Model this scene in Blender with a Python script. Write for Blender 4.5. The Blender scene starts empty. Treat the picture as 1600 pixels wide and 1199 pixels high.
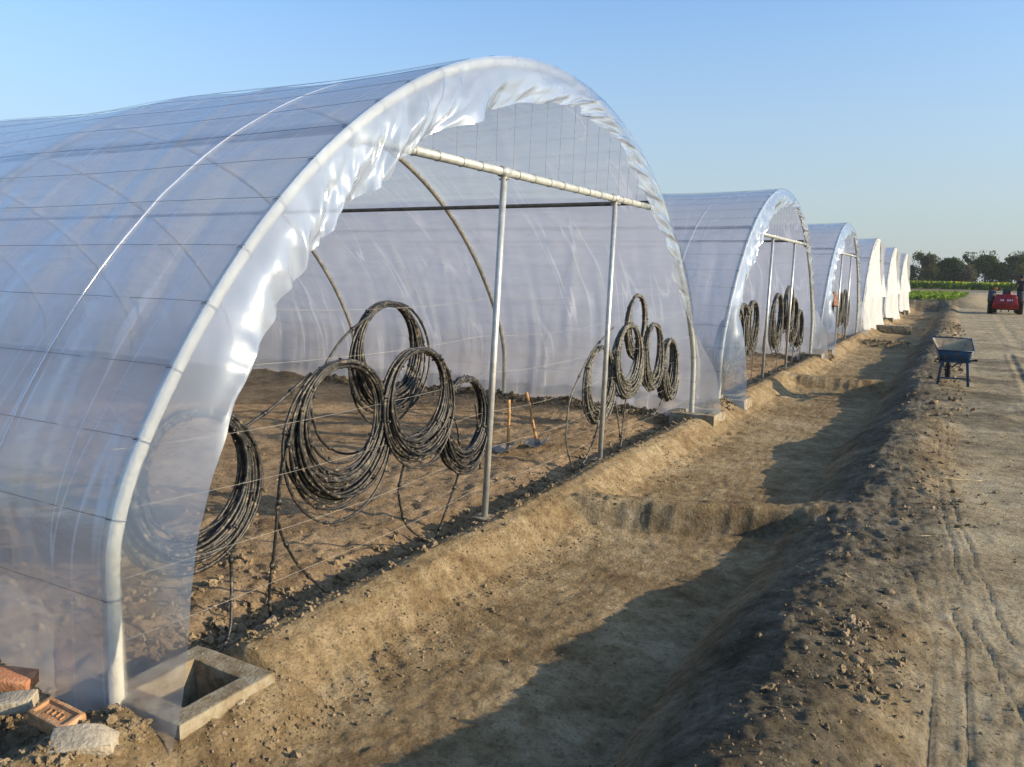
import bpy, bmesh, math, random
import numpy as np
from mathutils import Vector, Matrix
random.seed(7); rng = np.random.default_rng(7)
S = bpy.context.scene; C = S.collection

# ---------------------------------------------------------------- camera
R = np.array([[0.87413706, 0.08281452, -0.47856677],
              [0.4853112, -0.11058162, 0.86732044],
              [0.01890603, -0.99041075, -0.13685431]])
cd = bpy.data.cameras.new('camera'); cam = bpy.data.objects.new('camera', cd); C.objects.link(cam)
M = Matrix(((R[0,0], -R[0,1], -R[0,2], 3.27), (R[1,0], -R[1,1], -R[1,2], 0.0), (R[2,0], -R[2,1], -R[2,2], 2.0), (0,0,0,1)))
cam.matrix_world = M
cd.sensor_width = 36; cd.lens = 1251/1600*36; cd.clip_start = .05; cd.clip_end = 3000
S.camera = cam
S.render.resolution_x = 1024; S.render.resolution_y = 767

# ---------------------------------------------------------------- world, sun, exposure
SUN_EL, SUN_AZ = 17.5, 12.0          # azimuth measured from +X towards +Y
w = bpy.data.worlds.new('World'); S.world = w; w.use_nodes = True
nt = w.node_tree; nt.nodes.clear()
sky = nt.nodes.new('ShaderNodeTexSky'); sky.sky_type = 'NISHITA'; sky.sun_disc = False
sky.sun_elevation = math.radians(SUN_EL); sky.sun_rotation = math.radians(90-SUN_AZ)
sky.air_density = 1.0; sky.dust_density = 1.6; sky.ozone_density = 1.5; sky.altitude = 100
bg = nt.nodes.new('ShaderNodeBackground'); bg.inputs[1].default_value = 0.14
wo = nt.nodes.new('ShaderNodeOutputWorld')
# pale dusty air low over the plain
_tc = nt.nodes.new('ShaderNodeTexCoord'); _sp = nt.nodes.new('ShaderNodeSeparateXYZ'); nt.links.new(_tc.outputs['Generated'], _sp.inputs[0])
_mr = nt.nodes.new('ShaderNodeMapRange'); _mr.interpolation_type = 'SMOOTHSTEP'; _mr.inputs[1].default_value = -.02; _mr.inputs[2].default_value = .42; _mr.inputs[3].default_value = .80; _mr.inputs[4].default_value = 0.0
nt.links.new(_sp.outputs[2], _mr.inputs[0])
_mx = nt.nodes.new('ShaderNodeMix'); _mx.data_type = 'RGBA'; _mx.inputs[7].default_value = (2.32, 2.5, 2.58, 1)
_ti = nt.nodes.new('ShaderNodeMix'); _ti.data_type = 'RGBA'; _ti.blend_type = 'MULTIPLY'; _ti.inputs[0].default_value = 1; _ti.inputs[7].default_value = (.82, 1.08, 1.32, 1)
nt.links.new(sky.outputs[0], _ti.inputs[6]); nt.links.new(_ti.outputs[2], _mx.inputs[6]); nt.links.new(_mr.outputs[0], _mx.inputs[0])
nt.links.new(_mx.outputs[2], bg.inputs[0]); nt.links.new(bg.outputs[0], wo.inputs[0])
sl = bpy.data.lights.new('sun', 'SUN'); sl.energy = 5.0; sl.angle = math.radians(.5); sl.color = (1, .81, .56)
so = bpy.data.objects.new('sun', sl); C.objects.link(so)
e, a = math.radians(SUN_EL), math.radians(SUN_AZ)
sd = Vector((math.cos(e)*math.cos(a), math.cos(e)*math.sin(a), math.sin(e)))
so.rotation_euler = sd.to_track_quat('Z', 'Y').to_euler(); so.location = sd*50
S.view_settings.view_transform = 'Standard'; S.view_settings.look = 'None'
S.view_settings.exposure = 0.65; S.view_settings.gamma = 1
S.render.engine = 'CYCLES'
S.cycles.transparent_max_bounces = 40; S.cycles.max_bounces = 10

# ---------------------------------------------------------------- noise (numpy)
_T = rng.random((256, 256))
def vnoise(x, y):
    xi = np.floor(x).astype(int); yi = np.floor(y).astype(int)
    fx = x-xi; fy = y-yi; fx = fx*fx*(3-2*fx); fy = fy*fy*(3-2*fy)
    g = lambda i, j: _T[i & 255, j & 255]
    return ((g(xi,yi)*(1-fx)+g(xi+1,yi)*fx)*(1-fy)+(g(xi,yi+1)*(1-fx)+g(xi+1,yi+1)*fx)*fy)*2-1
def fbm(x, y, o=4, g=.5):
    s = 0; a_ = 1; t = 0
    for k in range(o):
        s = s+a_*vnoise(x*2**k+17.3*k, y*2**k+9.1*k); t += a_; a_ *= g
    return s/t
def ridged(x, y, o=3):
    s = 0; a_ = 1; t = 0
    for k in range(o):
        s = s+a_*(1-2*np.abs(vnoise(x*2**k+5.3*k, y*2**k+3.7*k))); t += a_; a_ *= .5
    return s/t
def sst(a_, b_, x): t = np.clip((x-a_)/(b_-a_), 0, 1); return t*t*(3-2*t)

# ---------------------------------------------------------------- helpers
def tag(o, label=None, cat=None, group=None, kind=None):
    if label: o['label'] = label
    if cat: o['category'] = cat
    if group: o['group'] = group
    if kind: o['kind'] = kind
    return o
def mesh_np(name, v, f, mat=None, parent=None, smooth=True, mats=None, mi=None):
    """v (n,3), f (m,k) all faces with k corners, or a list of such arrays"""
    me = bpy.data.meshes.new(name); v = np.asarray(v, dtype=np.float32)
    fs = f if isinstance(f, list) else [f]
    me.vertices.add(len(v)); me.vertices.foreach_set('co', v.ravel())
    loops = np.concatenate([np.asarray(q).ravel() for q in fs]).astype(np.int32)
    sizes = np.concatenate([np.full(len(q), np.asarray(q).shape[1]) for q in fs]).astype(np.int32)
    st = np.concatenate([[0], np.cumsum(sizes)[:-1]]).astype(np.int32)
    me.loops.add(len(loops)); me.loops.foreach_set('vertex_index', loops)
    me.polygons.add(len(sizes)); me.polygons.foreach_set('loop_start', st); me.polygons.foreach_set('loop_total', sizes)
    me.update(calc_edges=True)
    me.polygons.foreach_set('use_smooth', np.full(len(sizes), smooth))
    if mats:
        for m in mats: me.materials.append(m)
        if mi is not None: me.polygons.foreach_set('material_index', np.asarray(mi, dtype=np.int32))
    elif mat: me.materials.append(mat)
    o = bpy.data.objects.new(name, me); C.objects.link(o)
    if parent: o.parent = parent
    return o
def grid_faces(nu, nv, off=0):
    i = np.arange(nu-1)[:, None]*nv+np.arange(nv-1)[None]
    i = i.ravel()+off
    return np.stack([i, i+1, i+nv+1, i+nv], 1)
def empty(name, loc, rz=0):
    o = bpy.data.objects.new(name, None); C.objects.link(o); o.location = loc; o.rotation_euler.z = rz; o.empty_display_size = .2
    return o
class MB:
    def __init__(s): s.v = []; s.f = {}; s.n = 0
    def add(s, v, f):
        f = np.asarray(f); s.f.setdefault(f.shape[1], []).append(f+s.n); s.v.append(np.asarray(v, float)); s.n += len(v)
    def tube(s, P, r, n=8, cap=True):
        P = np.asarray(P, float); T = np.gradient(P, axis=0); T /= np.linalg.norm(T, axis=1)[:, None]+1e-12
        u = np.cross(T[0], [0, 0, 1.]);
        if np.linalg.norm(u) < .1: u = np.cross(T[0], [1., 0, 0])
        u /= np.linalg.norm(u); U = np.zeros_like(P)
        for i in range(len(P)):
            u = u-T[i]*(u@T[i]); u /= np.linalg.norm(u); U[i] = u
        V = np.cross(T, U); r = np.broadcast_to(r, (len(P),))
        th = np.arange(n)*2*np.pi/n
        v = P[:, None]+r[:, None, None]*(U[:, None]*np.cos(th)[None, :, None]+V[:, None]*np.sin(th)[None, :, None])
        i = np.arange(len(P)-1)[:, None]*n; j = np.arange(n)[None]; k = (j+1) % n
        f = np.stack([(i+j).ravel(), (i+k).ravel(), (i+n+k).ravel(), (i+n+j).ravel()], 1)
        base = s.n; s.add(v.reshape(-1, 3), f)
        if cap:
            c = np.arange(n)
            s.f.setdefault(n, []).append(np.stack([c[::-1]+base, c+base+(len(P)-1)*n]))
        return s
    def cyl(s, a_, b_, r, n=16, r2=None):
        P = np.array([a_, b_], float); return s.tube(P, np.array([r, r if r2 is None else r2]), n)
    def box(s, c, d, rot=None, bev=.0, taper=None):
        """box of size d at c with chamfered edges"""
        bm = bmesh.new(); bmesh.ops.create_cube(bm, size=1)
        for q in bm.verts:
            q.co = Vector((q.co.x*d[0], q.co.y*d[1], q.co.z*d[2]))
            if taper and q.co.z < 0: q.co.x *= taper[0]; q.co.y *= taper[1]
        if bev > 0: bmesh.ops.bevel(bm, geom=bm.edges[:], offset=bev, segments=2, affect='EDGES', profile=.5)
        if rot is not None: bmesh.ops.transform(bm, matrix=rot.to_4x4(), verts=bm.verts)
        bmesh.ops.translate(bm, vec=Vector(c), verts=bm.verts)
        s.bm(bm); return s
    def bm(s, bm):
        bm.verts.ensure_lookup_table(); bm.verts.index_update()
        base = s.n; v = np.array([q.co[:] for q in bm.verts]); s.v.append(v); s.n += len(v)
        d = {}
        for f in bm.faces: d.setdefault(len(f.verts), []).append([q.index+base for q in f.verts])
        for k, l in d.items(): s.f.setdefault(k, []).append(np.array(l))
        bm.free()
    def build(s, name, mat, parent=None, smooth=True):
        o = mesh_np(name, np.concatenate(s.v), [np.concatenate(l) for l in s.f.values()], mat, parent, smooth)
        return o
def auto(o, deg=40):
    o.data.polygons.foreach_set('use_smooth', np.ones(len(o.data.polygons), bool)); o.data.set_sharp_from_angle(angle=math.radians(deg)); return o

# ---------------------------------------------------------------- materials
def newmat(name):
    m = bpy.data.materials.new(name); m.use_nodes = True; n = m.node_tree; n.nodes.clear()
    return m, n, n.nodes.new('ShaderNodeOutputMaterial')
def N(n, t, **k):
    q = n.nodes.new(t)
    for a_, b_ in k.items():
        if a_.startswith('i_'):
            key = a_[2:]; key = int(key) if key.isdigit() else key.replace('_', ' ')
            q.inputs[key].default_value = b_
        else: setattr(q, a_, b_)
    return q
def ramp(n, stops):
    r = n.nodes.new('ShaderNodeValToRGB'); el = r.color_ramp.elements
    el[0].position, el[0].color = stops[0][0], (*stops[0][1], 1); el[1].position, el[1].color = stops[-1][0], (*stops[-1][1], 1)
    for p, c in stops[1:-1]: q = el.new(p); q.color = (*c, 1)
    return r
def simple(name, col, rough=.6, metal=0, var=.25, scale=20, bump=.2, bscale=60, col2=None, spec=.4, stops=None):
    m, n, out = newmat(name); L = n.links.new
    b = N(n, 'ShaderNodeBsdfPrincipled', i_Roughness=rough, i_Metallic=metal); b.inputs['Specular IOR Level'].default_value = spec
    tc = N(n, 'ShaderNodeTexCoord'); ns = N(n, 'ShaderNodeTexNoise', i_Scale=scale, i_Detail=6.0, i_Roughness=.6)
    L(tc.outputs['Object'], ns.inputs['Vector'])
    c2 = col2 or tuple(c*(1-var) for c in col); c1 = tuple(min(1, c*(1+var*.6)) for c in col)
    r = ramp(n, stops or [(.35, c2), (.65, c1)]); L(ns.outputs[0], r.inputs[0]); L(r.outputs[0], b.inputs['Base Color'])
    n2 = N(n, 'ShaderNodeTexNoise', i_Scale=bscale, i_Detail=4.0); L(tc.outputs['Object'], n2.inputs['Vector'])
    bp = N(n, 'ShaderNodeBump', i_Strength=bump, i_Distance=.01); L(n2.outputs[0], bp.inputs['Height']); L(bp.outputs[0], b.inputs['Normal'])
    L(b.outputs[0], out.inputs[0]); return m
def film_mat(name, opac, glossr=.18, tint=(.93, .95, .97), body=(.78, .84, .97), streak=(1.5, 5, 5), trans=.5, gl=1.0, bumps=.25, blur=0., zlow=False, folds=0.):
    m, n, out = newmat(name); L = n.links.new
    tc = N(n, 'ShaderNodeTexCoord'); mp = N(n, 'ShaderNodeMapping'); mp.inputs['Scale'].default_value = streak
    L(tc.outputs['Object'], mp.inputs[0])
    ns = N(n, 'ShaderNodeTexNoise', i_Scale=1.0, i_Detail=5.0, i_Roughness=.55, i_Distortion=.6); L(mp.outputs[0], ns.inputs['Vector'])
    bp = N(n, 'ShaderNodeBump', i_Strength=bumps, i_Distance=.05); L(ns.outputs[0], bp.inputs['Height'])
    tr = N(n, 'ShaderNodeBsdfTransparent', i_Color=(*tint, 1))
    df = N(n, 'ShaderNodeBsdfDiffuse', i_Color=(*body, 1)); tl = N(n, 'ShaderNodeBsdfTranslucent', i_Color=(*body, 1))
    L(bp.outputs[0], df.inputs['Normal']); L(bp.outputs[0], tl.inputs['Normal'])
    bd = N(n, 'ShaderNodeMixShader', i_0=trans); L(df.outputs[0], bd.inputs[1]); L(tl.outputs[0], bd.inputs[2])
    # haze of the film varies a little in soft streaks (condensation, dust)
    mr = N(n, 'ShaderNodeMapRange'); mr.inputs[1].default_value = .3; mr.inputs[2].default_value = .7; mr.inputs[3].default_value = opac*.8; mr.inputs[4].default_value = min(1, opac*1.2)
    L(ns.outputs[0], mr.inputs[0])
    if zlow:          # strip grows more opaque higher up: sunlit whiteness painted into its opacity
        sz = N(n, 'ShaderNodeSeparateXYZ'); L(tc.outputs['Object'], sz.inputs[0]); zr_ = N(n, 'ShaderNodeMapRange', interpolation_type='SMOOTHSTEP')
        zr_.inputs[1].default_value = .9; zr_.inputs[2].default_value = 1.9; zr_.inputs[3].default_value = .45; zr_.inputs[4].default_value = 1.0; L(sz.outputs[2], zr_.inputs[0])
        mm_ = N(n, 'ShaderNodeMath', operation='MULTIPLY'); L(mr.outputs[0], mm_.inputs[0]); L(zr_.outputs[0], mm_.inputs[1]); mr = mm_
    if folds > 0:     # narrow creases where the sheet doubles over itself
        mp2 = N(n, 'ShaderNodeMapping'); mp2.inputs['Scale'].default_value = (2.6, .32, .26); mp2.inputs['Rotation'].default_value = (0, .12, .1); L(tc.outputs['Object'], mp2.inputs[0])
        n2 = N(n, 'ShaderNodeTexNoise', i_Scale=1.0, i_Detail=2.5, i_Roughness=.5, i_Distortion=.5); L(mp2.outputs[0], n2.inputs['Vector'])
        s1 = N(n, 'ShaderNodeMath', operation='SUBTRACT'); s1.inputs[1].default_value = .5; L(n2.outputs[0], s1.inputs[0]); ab = N(n, 'ShaderNodeMath', operation='ABSOLUTE'); L(s1.outputs[0], ab.inputs[0])
        m3 = N(n, 'ShaderNodeMapRange', interpolation_type='SMOOTHSTEP'); m3.inputs[1].default_value = 0; m3.inputs[2].default_value = .022; m3.inputs[3].default_value = folds; m3.inputs[4].default_value = 0; L(ab.outputs[0], m3.inputs[0])
        n3 = N(n, 'ShaderNodeTexNoise', i_Scale=.8, i_Detail=1.0); L(tc.outputs['Object'], n3.inputs['Vector']); m4 = N(n, 'ShaderNodeMapRange'); m4.inputs[1].default_value = .42; m4.inputs[2].default_value = .62; L(n3.outputs[0], m4.inputs[0])
        m6 = N(n, 'ShaderNodeMath', operation='MULTIPLY_ADD', use_clamp=True); L(m3.outputs[0], m6.inputs[0]); L(m4.outputs[0], m6.inputs[1]); L(mr.outputs[0], m6.inputs[2]); mr = m6
    if blur > 0:      # part of the light goes through scattered, so things far behind the film blur
        rf = N(n, 'ShaderNodeBsdfRefraction', i_Color=(*tint, 1), i_Roughness=.5, i_IOR=1.08); tb = N(n, 'ShaderNodeMixShader', i_0=blur)
        L(tr.outputs[0], tb.inputs[1]); L(rf.outputs[0], tb.inputs[2]); tr = tb
    m1 = N(n, 'ShaderNodeMixShader'); L(mr.outputs[0], m1.inputs[0]); L(tr.outputs[0], m1.inputs[1]); L(bd.outputs[0], m1.inputs[2])
    g = N(n, 'ShaderNodeBsdfGlossy', i_Roughness=glossr); L(bp.outputs[0], g.inputs['Normal'])
    lw = N(n, 'ShaderNodeFresnel', i_IOR=1.45); L(bp.outputs[0], lw.inputs['Normal'])
    # a thin sheet has the same reflectance from both faces: use the facing term, not the interior one
    ge = N(n, 'ShaderNodeNewGeometry'); ly = N(n, 'ShaderNodeLayerWeight', i_Blend=.5); L(bp.outputs[0], ly.inputs['Normal'])
    pw = N(n, 'ShaderNodeMath', operation='POWER'); pw.inputs[1].default_value = 3.5; L(ly.outputs['Facing'], pw.inputs[0])
    ma = N(n, 'ShaderNodeMath', operation='MULTIPLY_ADD'); ma.inputs[1].default_value = .55*gl; ma.inputs[2].default_value = .06*gl; L(pw.outputs[0], ma.inputs[0])
    m2 = N(n, 'ShaderNodeMixShader'); L(ma.outputs[0], m2.inputs[0]); L(m1.outputs[0], m2.inputs[1]); L(g.outputs[0], m2.inputs[2])
    n.nodes.remove(lw); n.nodes.remove(ge)
    L(m2.outputs[0], out.inputs[0]); return m
FILM = film_mat('greenhouse_film', .42, blur=.40, body=(.90, .925, .985), tint=(.975, .98, .99), bumps=.3, folds=.36, gl=1.45)
FLAP = film_mat('loose_film_edge', .38, zlow=True, body=(.74, .84, .99), glossr=.15, streak=(2.0, 2.0, 2.0), gl=2.0, bumps=.10, blur=.35)
SEAM = film_mat('rolled_film_seam', .45, glossr=.12, gl=2.0, bumps=.1)
CURT = film_mat('white_end_film', .82, glossr=.35, streak=(3, 8, 2), body=(.60, .61, .60), gl=.7, bumps=.5, trans=.3)
GALV = simple('galvanised_pipe', (.50, .51, .49), rough=.42, metal=.55, var=.2, scale=14, bump=.15, bscale=90)
WRAP = simple('white_wrapped_pipe', (.52, .50, .42), rough=.5, var=.18, scale=18, bump=.3)
BAR = simple('pale_steel_crossbar', (.40, .42, .40), rough=.5, metal=.2, var=.25, scale=16, bump=.2)
PURLIN = simple('dark_steel_purlin', (.075, .078, .085), rough=.55, metal=.3, var=.4, scale=8)
DARKPIPE = simple('weathered_steel_pipe', (.42, .40, .34), rough=.5, metal=.15, var=.3, scale=10)
WIRE = simple('dark_tie_wire', (.12, .13, .16), rough=.5, metal=.4)
STRING = simple('white_twine', (.36, .35, .32), rough=.8)
HOSE = simple('dusty_black_hose', (.03, .03, .03), rough=.42, bump=.3, bscale=120, scale=26,
              stops=[(.40, (.010, .010, .011)), (.54, (.028, .027, .025)), (.62, (.09, .075, .055)), (.76, (.26, .21, .14))])
HOSE_GREY = simple('chalky_grey_hose', (.1, .1, .09), rough=.5, bump=.3, bscale=120, scale=30,
              stops=[(.36, (.02, .02, .02)), (.5, (.08, .077, .065)), (.62, (.17, .155, .12)), (.74, (.33, .28, .2))])
CONC = simple('mud_stained_concrete', (.36, .33, .27), rough=.9, scale=9, bump=.6, bscale=55, stops=[(.36, (.13, .09, .048)), (.47, (.20, .16, .10)), (.66, (.29, .26, .19))])
WOOD = simple('worn_wood', (.42, .23, .08), rough=.55, scale=14, var=.45)
BLADE = simple('muddy_steel_blade', (.26, .24, .21), rough=.45, metal=.5, scale=12, stops=[(.35, (.32, .25, .17)), (.55, (.16, .17, .18)), (.75, (.22, .23, .25))])
BRICK = simple('red_clay_brick', (.5, .2, .09), rough=.9, scale=16, bump=.7, bscale=80, stops=[(.36, (.24, .15, .09)), (.48, (.32, .135, .065)), (.7, (.42, .22, .12))])
BRICKD = simple('dusty_brown_brick', (.4, .22, .12), rough=.9, scale=14, bump=.7, bscale=80, stops=[(.3, (.20, .12, .06)), (.5, (.36, .19, .09)), (.72, (.48, .30, .18))])
PALE = simple('pale_mortar', (.33, .285, .215), rough=.95, scale=14, bump=.8, bscale=60, var=.3)

def ground_mat():
    m, n, out = newmat('soil'); L = n.links.new
    tc = N(n, 'ShaderNodeTexCoord'); at = N(n, 'ShaderNodeAttribute', attribute_name='zone')
    sep = N(n, 'ShaderNodeSeparateColor'); L(at.outputs['Color'], sep.inputs[0])
    def noise(sc, det=8, rg=.6, dist=0):
        q = N(n, 'ShaderNodeTexNoise', i_Scale=sc, i_Detail=float(det), i_Roughness=rg, i_Distortion=dist); L(tc.outputs['Object'], q.inputs['Vector']); return q
    big = noise(.9, 9, .62, .4); mid = noise(6, 8, .7); fine = noise(55, 8, .75)
    mul = N(n, 'ShaderNodeMath', operation='MULTIPLY_ADD'); mul.inputs[1].default_value = .55
    L(mid.outputs[0], mul.inputs[0]); 
    m5 = N(n, 'ShaderNodeMath', operation='MULTIPLY'); m5.inputs[1].default_value = .45; L(big.outputs[0], m5.inputs[0]); L(m5.outputs[0], mul.inputs[2])
    def z(stops): r = ramp(n, stops); L(mul.outputs[0], r.inputs[0]); return r
    tan = z([(.36, (.125, .083, .043)), (.46, (.205, .148, .080)), (.55, (.29, .222, .128)), (.64, (.38, .305, .19))])
    road = z([(.36, (.17, .13, .078)), (.46, (.285, .232, .146)), (.56, (.37, .312, .205)), (.66, (.44, .385, .27))])
    inn = z([(.36, (.12, .080, .045)), (.46, (.205, .145, .085)), (.56, (.285, .21, .13)), (.68, (.36, .275, .175))])
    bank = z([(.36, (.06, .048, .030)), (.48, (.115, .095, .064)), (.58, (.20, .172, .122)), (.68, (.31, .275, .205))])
    def mix(f, a_, b_):
        q = N(n, 'ShaderNodeMix', data_type='RGBA'); L(f, q.inputs[0]); L(a_, q.inputs[6]); L(b_, q.inputs[7]); return q.outputs[2]
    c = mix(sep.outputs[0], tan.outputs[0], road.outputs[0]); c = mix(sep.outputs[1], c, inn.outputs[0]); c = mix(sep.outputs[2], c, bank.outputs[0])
    fr = ramp(n, [(.34, (.50, .48, .45)), (.48, (1, 1, 1)), (.75, (1.0, 1.0, 1.0))]); L(fine.outputs[0], fr.inputs[0])
    mm = N(n, 'ShaderNodeMix', data_type='RGBA', blend_type='MULTIPLY'); mm.inputs[0].default_value = .9; blot = noise(17, 7, .72, .6); br_ = ramp(n, [(.36, (.60, .57, .53)), (.50, (1, 1, 1)), (.62, (1.0, 1.0, 1.0)), (.74, (1.18, 1.17, 1.15))]); L(blot.outputs[0], br_.inputs[0]); m7 = N(n, 'ShaderNodeMix', data_type='RGBA', blend_type='MULTIPLY'); m7.inputs[0].default_value = .85; L(c, m7.inputs[6]); L(br_.outputs[0], m7.inputs[7]); L(m7.outputs[2], mm.inputs[6]); L(fr.outputs[0], mm.inputs[7])
    b = N(n, 'ShaderNodeBsdfPrincipled', i_Roughness=.95); b.inputs['Specular IOR Level'].default_value = .1
    L(mm.outputs[2], b.inputs['Base Color'])
    b1 = N(n, 'ShaderNodeBump', i_Strength=.5, i_Distance=.03); L(mid.outputs[0], b1.inputs['Height'])
    b2 = N(n, 'ShaderNodeBump', i_Strength=.85, i_Distance=.018); L(fine.outputs[0], b2.inputs['Height']); L(b1.outputs[0], b2.inputs['Normal'])
    vo = N(n, 'ShaderNodeTexVoronoi', i_Scale=38.0); L(tc.outputs['Object'], vo.inputs['Vector']); b3 = N(n, 'ShaderNodeBump', i_Strength=.45, i_Distance=.012, invert=True); L(vo.outputs['Distance'], b3.inputs['Height']); L(b2.outputs[0], b3.inputs['Normal']); L(b3.outputs[0], b.inputs['Normal']); L(b.outputs[0], out.inputs[0]); return m
SOIL = ground_mat()
CLOD = simple('dry_soil_clod', (.27, .20, .125), rough=.95, scale=5, bump=.8, bscale=70, stops=[(.34, (.10, .07, .038)), (.5, (.19, .14, .08)), (.68, (.29, .22, .14))])

# ---------------------------------------------------------------- layout constants
PERIOD = 10.67; Y0 = 2.19; YC = 6.77; NT = 6
BOXES = [(.155, 2.455, 1.0), (.10, 11.34, 1.0), (.14, 13.12, 1.0), (.05, 22.0, 1.0), (.10, 23.72, .9)]
CREST_Y = [-6, 1.5, 2.6, 3.4, 4.2, 5.2, 6.5, 7.6, 8.6, 9.6, 11.0, 12.2, 13.6, 15.2, 17.5, 19, 21, 23.5, 25, 27.5, 31, 35, 40, 50, 62, 70]
CREST_Z = [.1, .15, .16, .09, .07, .02, -.05, -.08, -.01, .05, .09, .03, -.02, .05, .1, .05, .12, .13, .04, .1, .15, .08, .16, .12, .14, .2]
def rut(x, y, pts, wd, dep, lug=.0):
    px = np.interp(y, [p[1] for p in pts], [p[0] for p in pts]); ok = (y > pts[0][1]) & (y < pts[-1][1])
    d = np.abs(x-px); g = np.exp(-(d/wd)**2)*ok*sst(-.1, .5, vnoise(y*1.3, px*0+pts[0][0]*7)+.35)
    return -dep*g*(1+lug*np.sin(y*70))+dep*.6*np.exp(-((d-wd*2)/(wd*.8))**2)*ok
def height(x, y, detail=True):
    x = np.asarray(x, float); y = np.asarray(y, float); x, y = np.broadcast_arrays(x, y)
    wx = x+.06*fbm(y*.9, y*0+3.3, 3)*sst(2.8, 3.6, y)
    # ---- outer right edge of the trench
    wr = x+.16*fbm(y*.8+40, y*0, 4)
    cz = np.interp(y, CREST_Y, CREST_Z)
    px_ = [-1.2, -.75, -.5, -.28, -.12, .03, .16, .27, .40, .52, .66, 1.1]
    pz_ = [-.08, -.085, -.12, -.17, -.10, .01, .045, .02, -.08, -.165, -.205, -.22]
    left = np.interp(wx, px_, pz_)
    t = 1-(1-np.clip((wr-2.1)/.68, 0, 1))**1.7
    roadz = np.interp(y, [0, 6, 9, 12, 16, 22, 60, 100, 135, 200, 400], [.12, .09, .07, .10, .15, .12, .10, .25, .42, .45, .5])
    right = cz+.11
    bankfall = sst(2.85, 3.45, wr)
    bz = right*(1-bankfall)+roadz*bankfall
    z = np.where(x < 1.4, left, -.22*(1-t)+bz*t)
    trench = sst(.3, .75, x)*(1-sst(2.0, 2.7, x))
    # ---- low cross ridges in the trench
    for yy, sl_, wd, hz in ((6.55, .38, .22, .0), (17.4, .1, .30, -.0), (29.5, .0, .5, -.05), (40.5, .0, .5, -.05), (52, 0, .5, -.05)):
        d = y-(yy+sl_*(x-.4)+.06*vnoise(x*2.5, x*0+yy)+  .016*np.abs(np.sin(x*15+2*vnoise(x*3, x*0+yy+4))))
        r = np.where(d < 0, np.exp(-np.abs(d/(wd*.85))**6), np.exp(-np.abs(d/(wd*1.5))**2.5))
        z = np.where((x > .1) & (x < 2.9), np.maximum(z, z+(np.maximum(hz-z, 0))*r), z)
    z = z+np.where(x < 0, np.interp(y, [0, 60, 75], [0, 0, .05]), 0)
    # beyond the row: raised planted bed and far field
    bed = sst(66.3, 67.6, y+.5*fbm(x*.3, y*0, 2))*(1-sst(3.2, 5.5, x-.03*(y-67)))
    z = z*(1-bed)+.62*bed
    far = sst(98, 125, y); z = z*(1-far)+(.42+.0*x)*far
    z = z+far*sst(300, 900, y)*(-.4)
    if not detail: return z
    near = np.exp(-np.maximum(y-10, 0)/25.)
    inn = 1-sst(-.55, -.1, x)
    bank = sst(2.1, 2.45, wr)*(1-sst(3.0, 3.5, x+.25*fbm(y*.7, y*0+8, 3)))
    z = z+.035*fbm(x*1.1, y*1.1, 4)*(1-trench*.5)
    z = z+trench*(.012*fbm(x*2.2, y*9, 4)+.014*np.minimum(0, fbm(x*6, y*11, 3))+.022*np.maximum(0, fbm(x*4+9, y*5, 5, .65)-.25)+.007*ridged(x*13+3, y*15, 2))
    z = z+inn*(.035*np.abs(fbm(x*5, y*5, 4))+.02*fbm(x*16, y*16, 3))
    z = z+bank*(.06*fbm(x*1.7, y*1.5, 5, .55)+.022*np.abs(fbm(x*9, y*7, 5, .7))+.030*np.maximum(0, fbm(x*5+30, y*4, 5, .7)-.15)+.012*ridged(x*6+y*2, y*5, 3))
    z = z+.013*fbm(x*20, y*20, 3)*(1-trench*.4)*(1-.6*sst(3.1, 3.5, x))
    # combed scrape marks on the berm side
    berm = sst(.25, .4, x)*(1-sst(.6, .8, x)); z = z+berm*.022*(ridged(y*8+x*4, y*0+x*.7, 3))+berm*.015*fbm(x*9, y*14, 3)
    road = sst(3.3, 3.8, x)
    z = z+road*(-.007*np.abs(fbm(x*7, y*4, 3))+.022*fbm(x*2.1, y*1.4, 4)*sst(6, 12, y)+.010*np.maximum(0, fbm(x*6, y*6+50, 4, .7)-.2)*3)
    for pts, wd, dep in [([(3.28, 2.0), (3.33, 3.3), (3.30, 4.6), (3.1, 6.0), (2.98, 7.5)], .013, .009), ([(3.42, 2.2), (3.47, 3.5), (3.44, 4.8), (3.22, 6.4)], .013, .009),
                         ([(4.1, 1.8), (3.75, 3.5), (3.5, 5.0), (3.33, 7.0), (3.22, 9.5), (3.2, 12)], .012, .008), ([(4.25, 2.0), (3.9, 3.6), (3.62, 5.2), (3.42, 7.1), (3.3, 9.5), (3.27, 12)], .012, .008),
                         ([(4.6, 3.0), (4.3, 5), (4.2, 9), (4.4, 14), (4.6, 25)], .05, .015), ([(3.62, 2.0), (3.52, 3.2), (3.62, 4.2), (3.95, 5.4), (4.5, 6.8)], .014, .010), ([(3.74, 2.0), (3.64, 3.2), (3.74, 4.2), (4.07, 5.4), (4.6, 6.8)], .014, .010), ([(6.0, 3.0), (5.7, 9), (5.9, 16), (6.1, 30)], .08, .02), ([(4.9, 10), (5.0, 30), (5.3, 55)], .14, .012), ([(6.6, 10), (6.7, 30), (7.0, 55)], .14, .012)]:
        z = z+rut(x+.015*vnoise(y*3, x*0+2), y, pts, wd, dep, 0)
    # heap of loose earth banked on the foot of the film, both sides of each tunnel
    for k in range(NT):
        for yf in (Y0+k*PERIOD-.10, Y0+k*PERIOD+9.18):
            g = np.exp(-((y-yf)/.16)**2)*(1-sst(-.5, -.15, x)); z = z+g*(.09+.07*fbm(x*4, y*4, 3))
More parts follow.
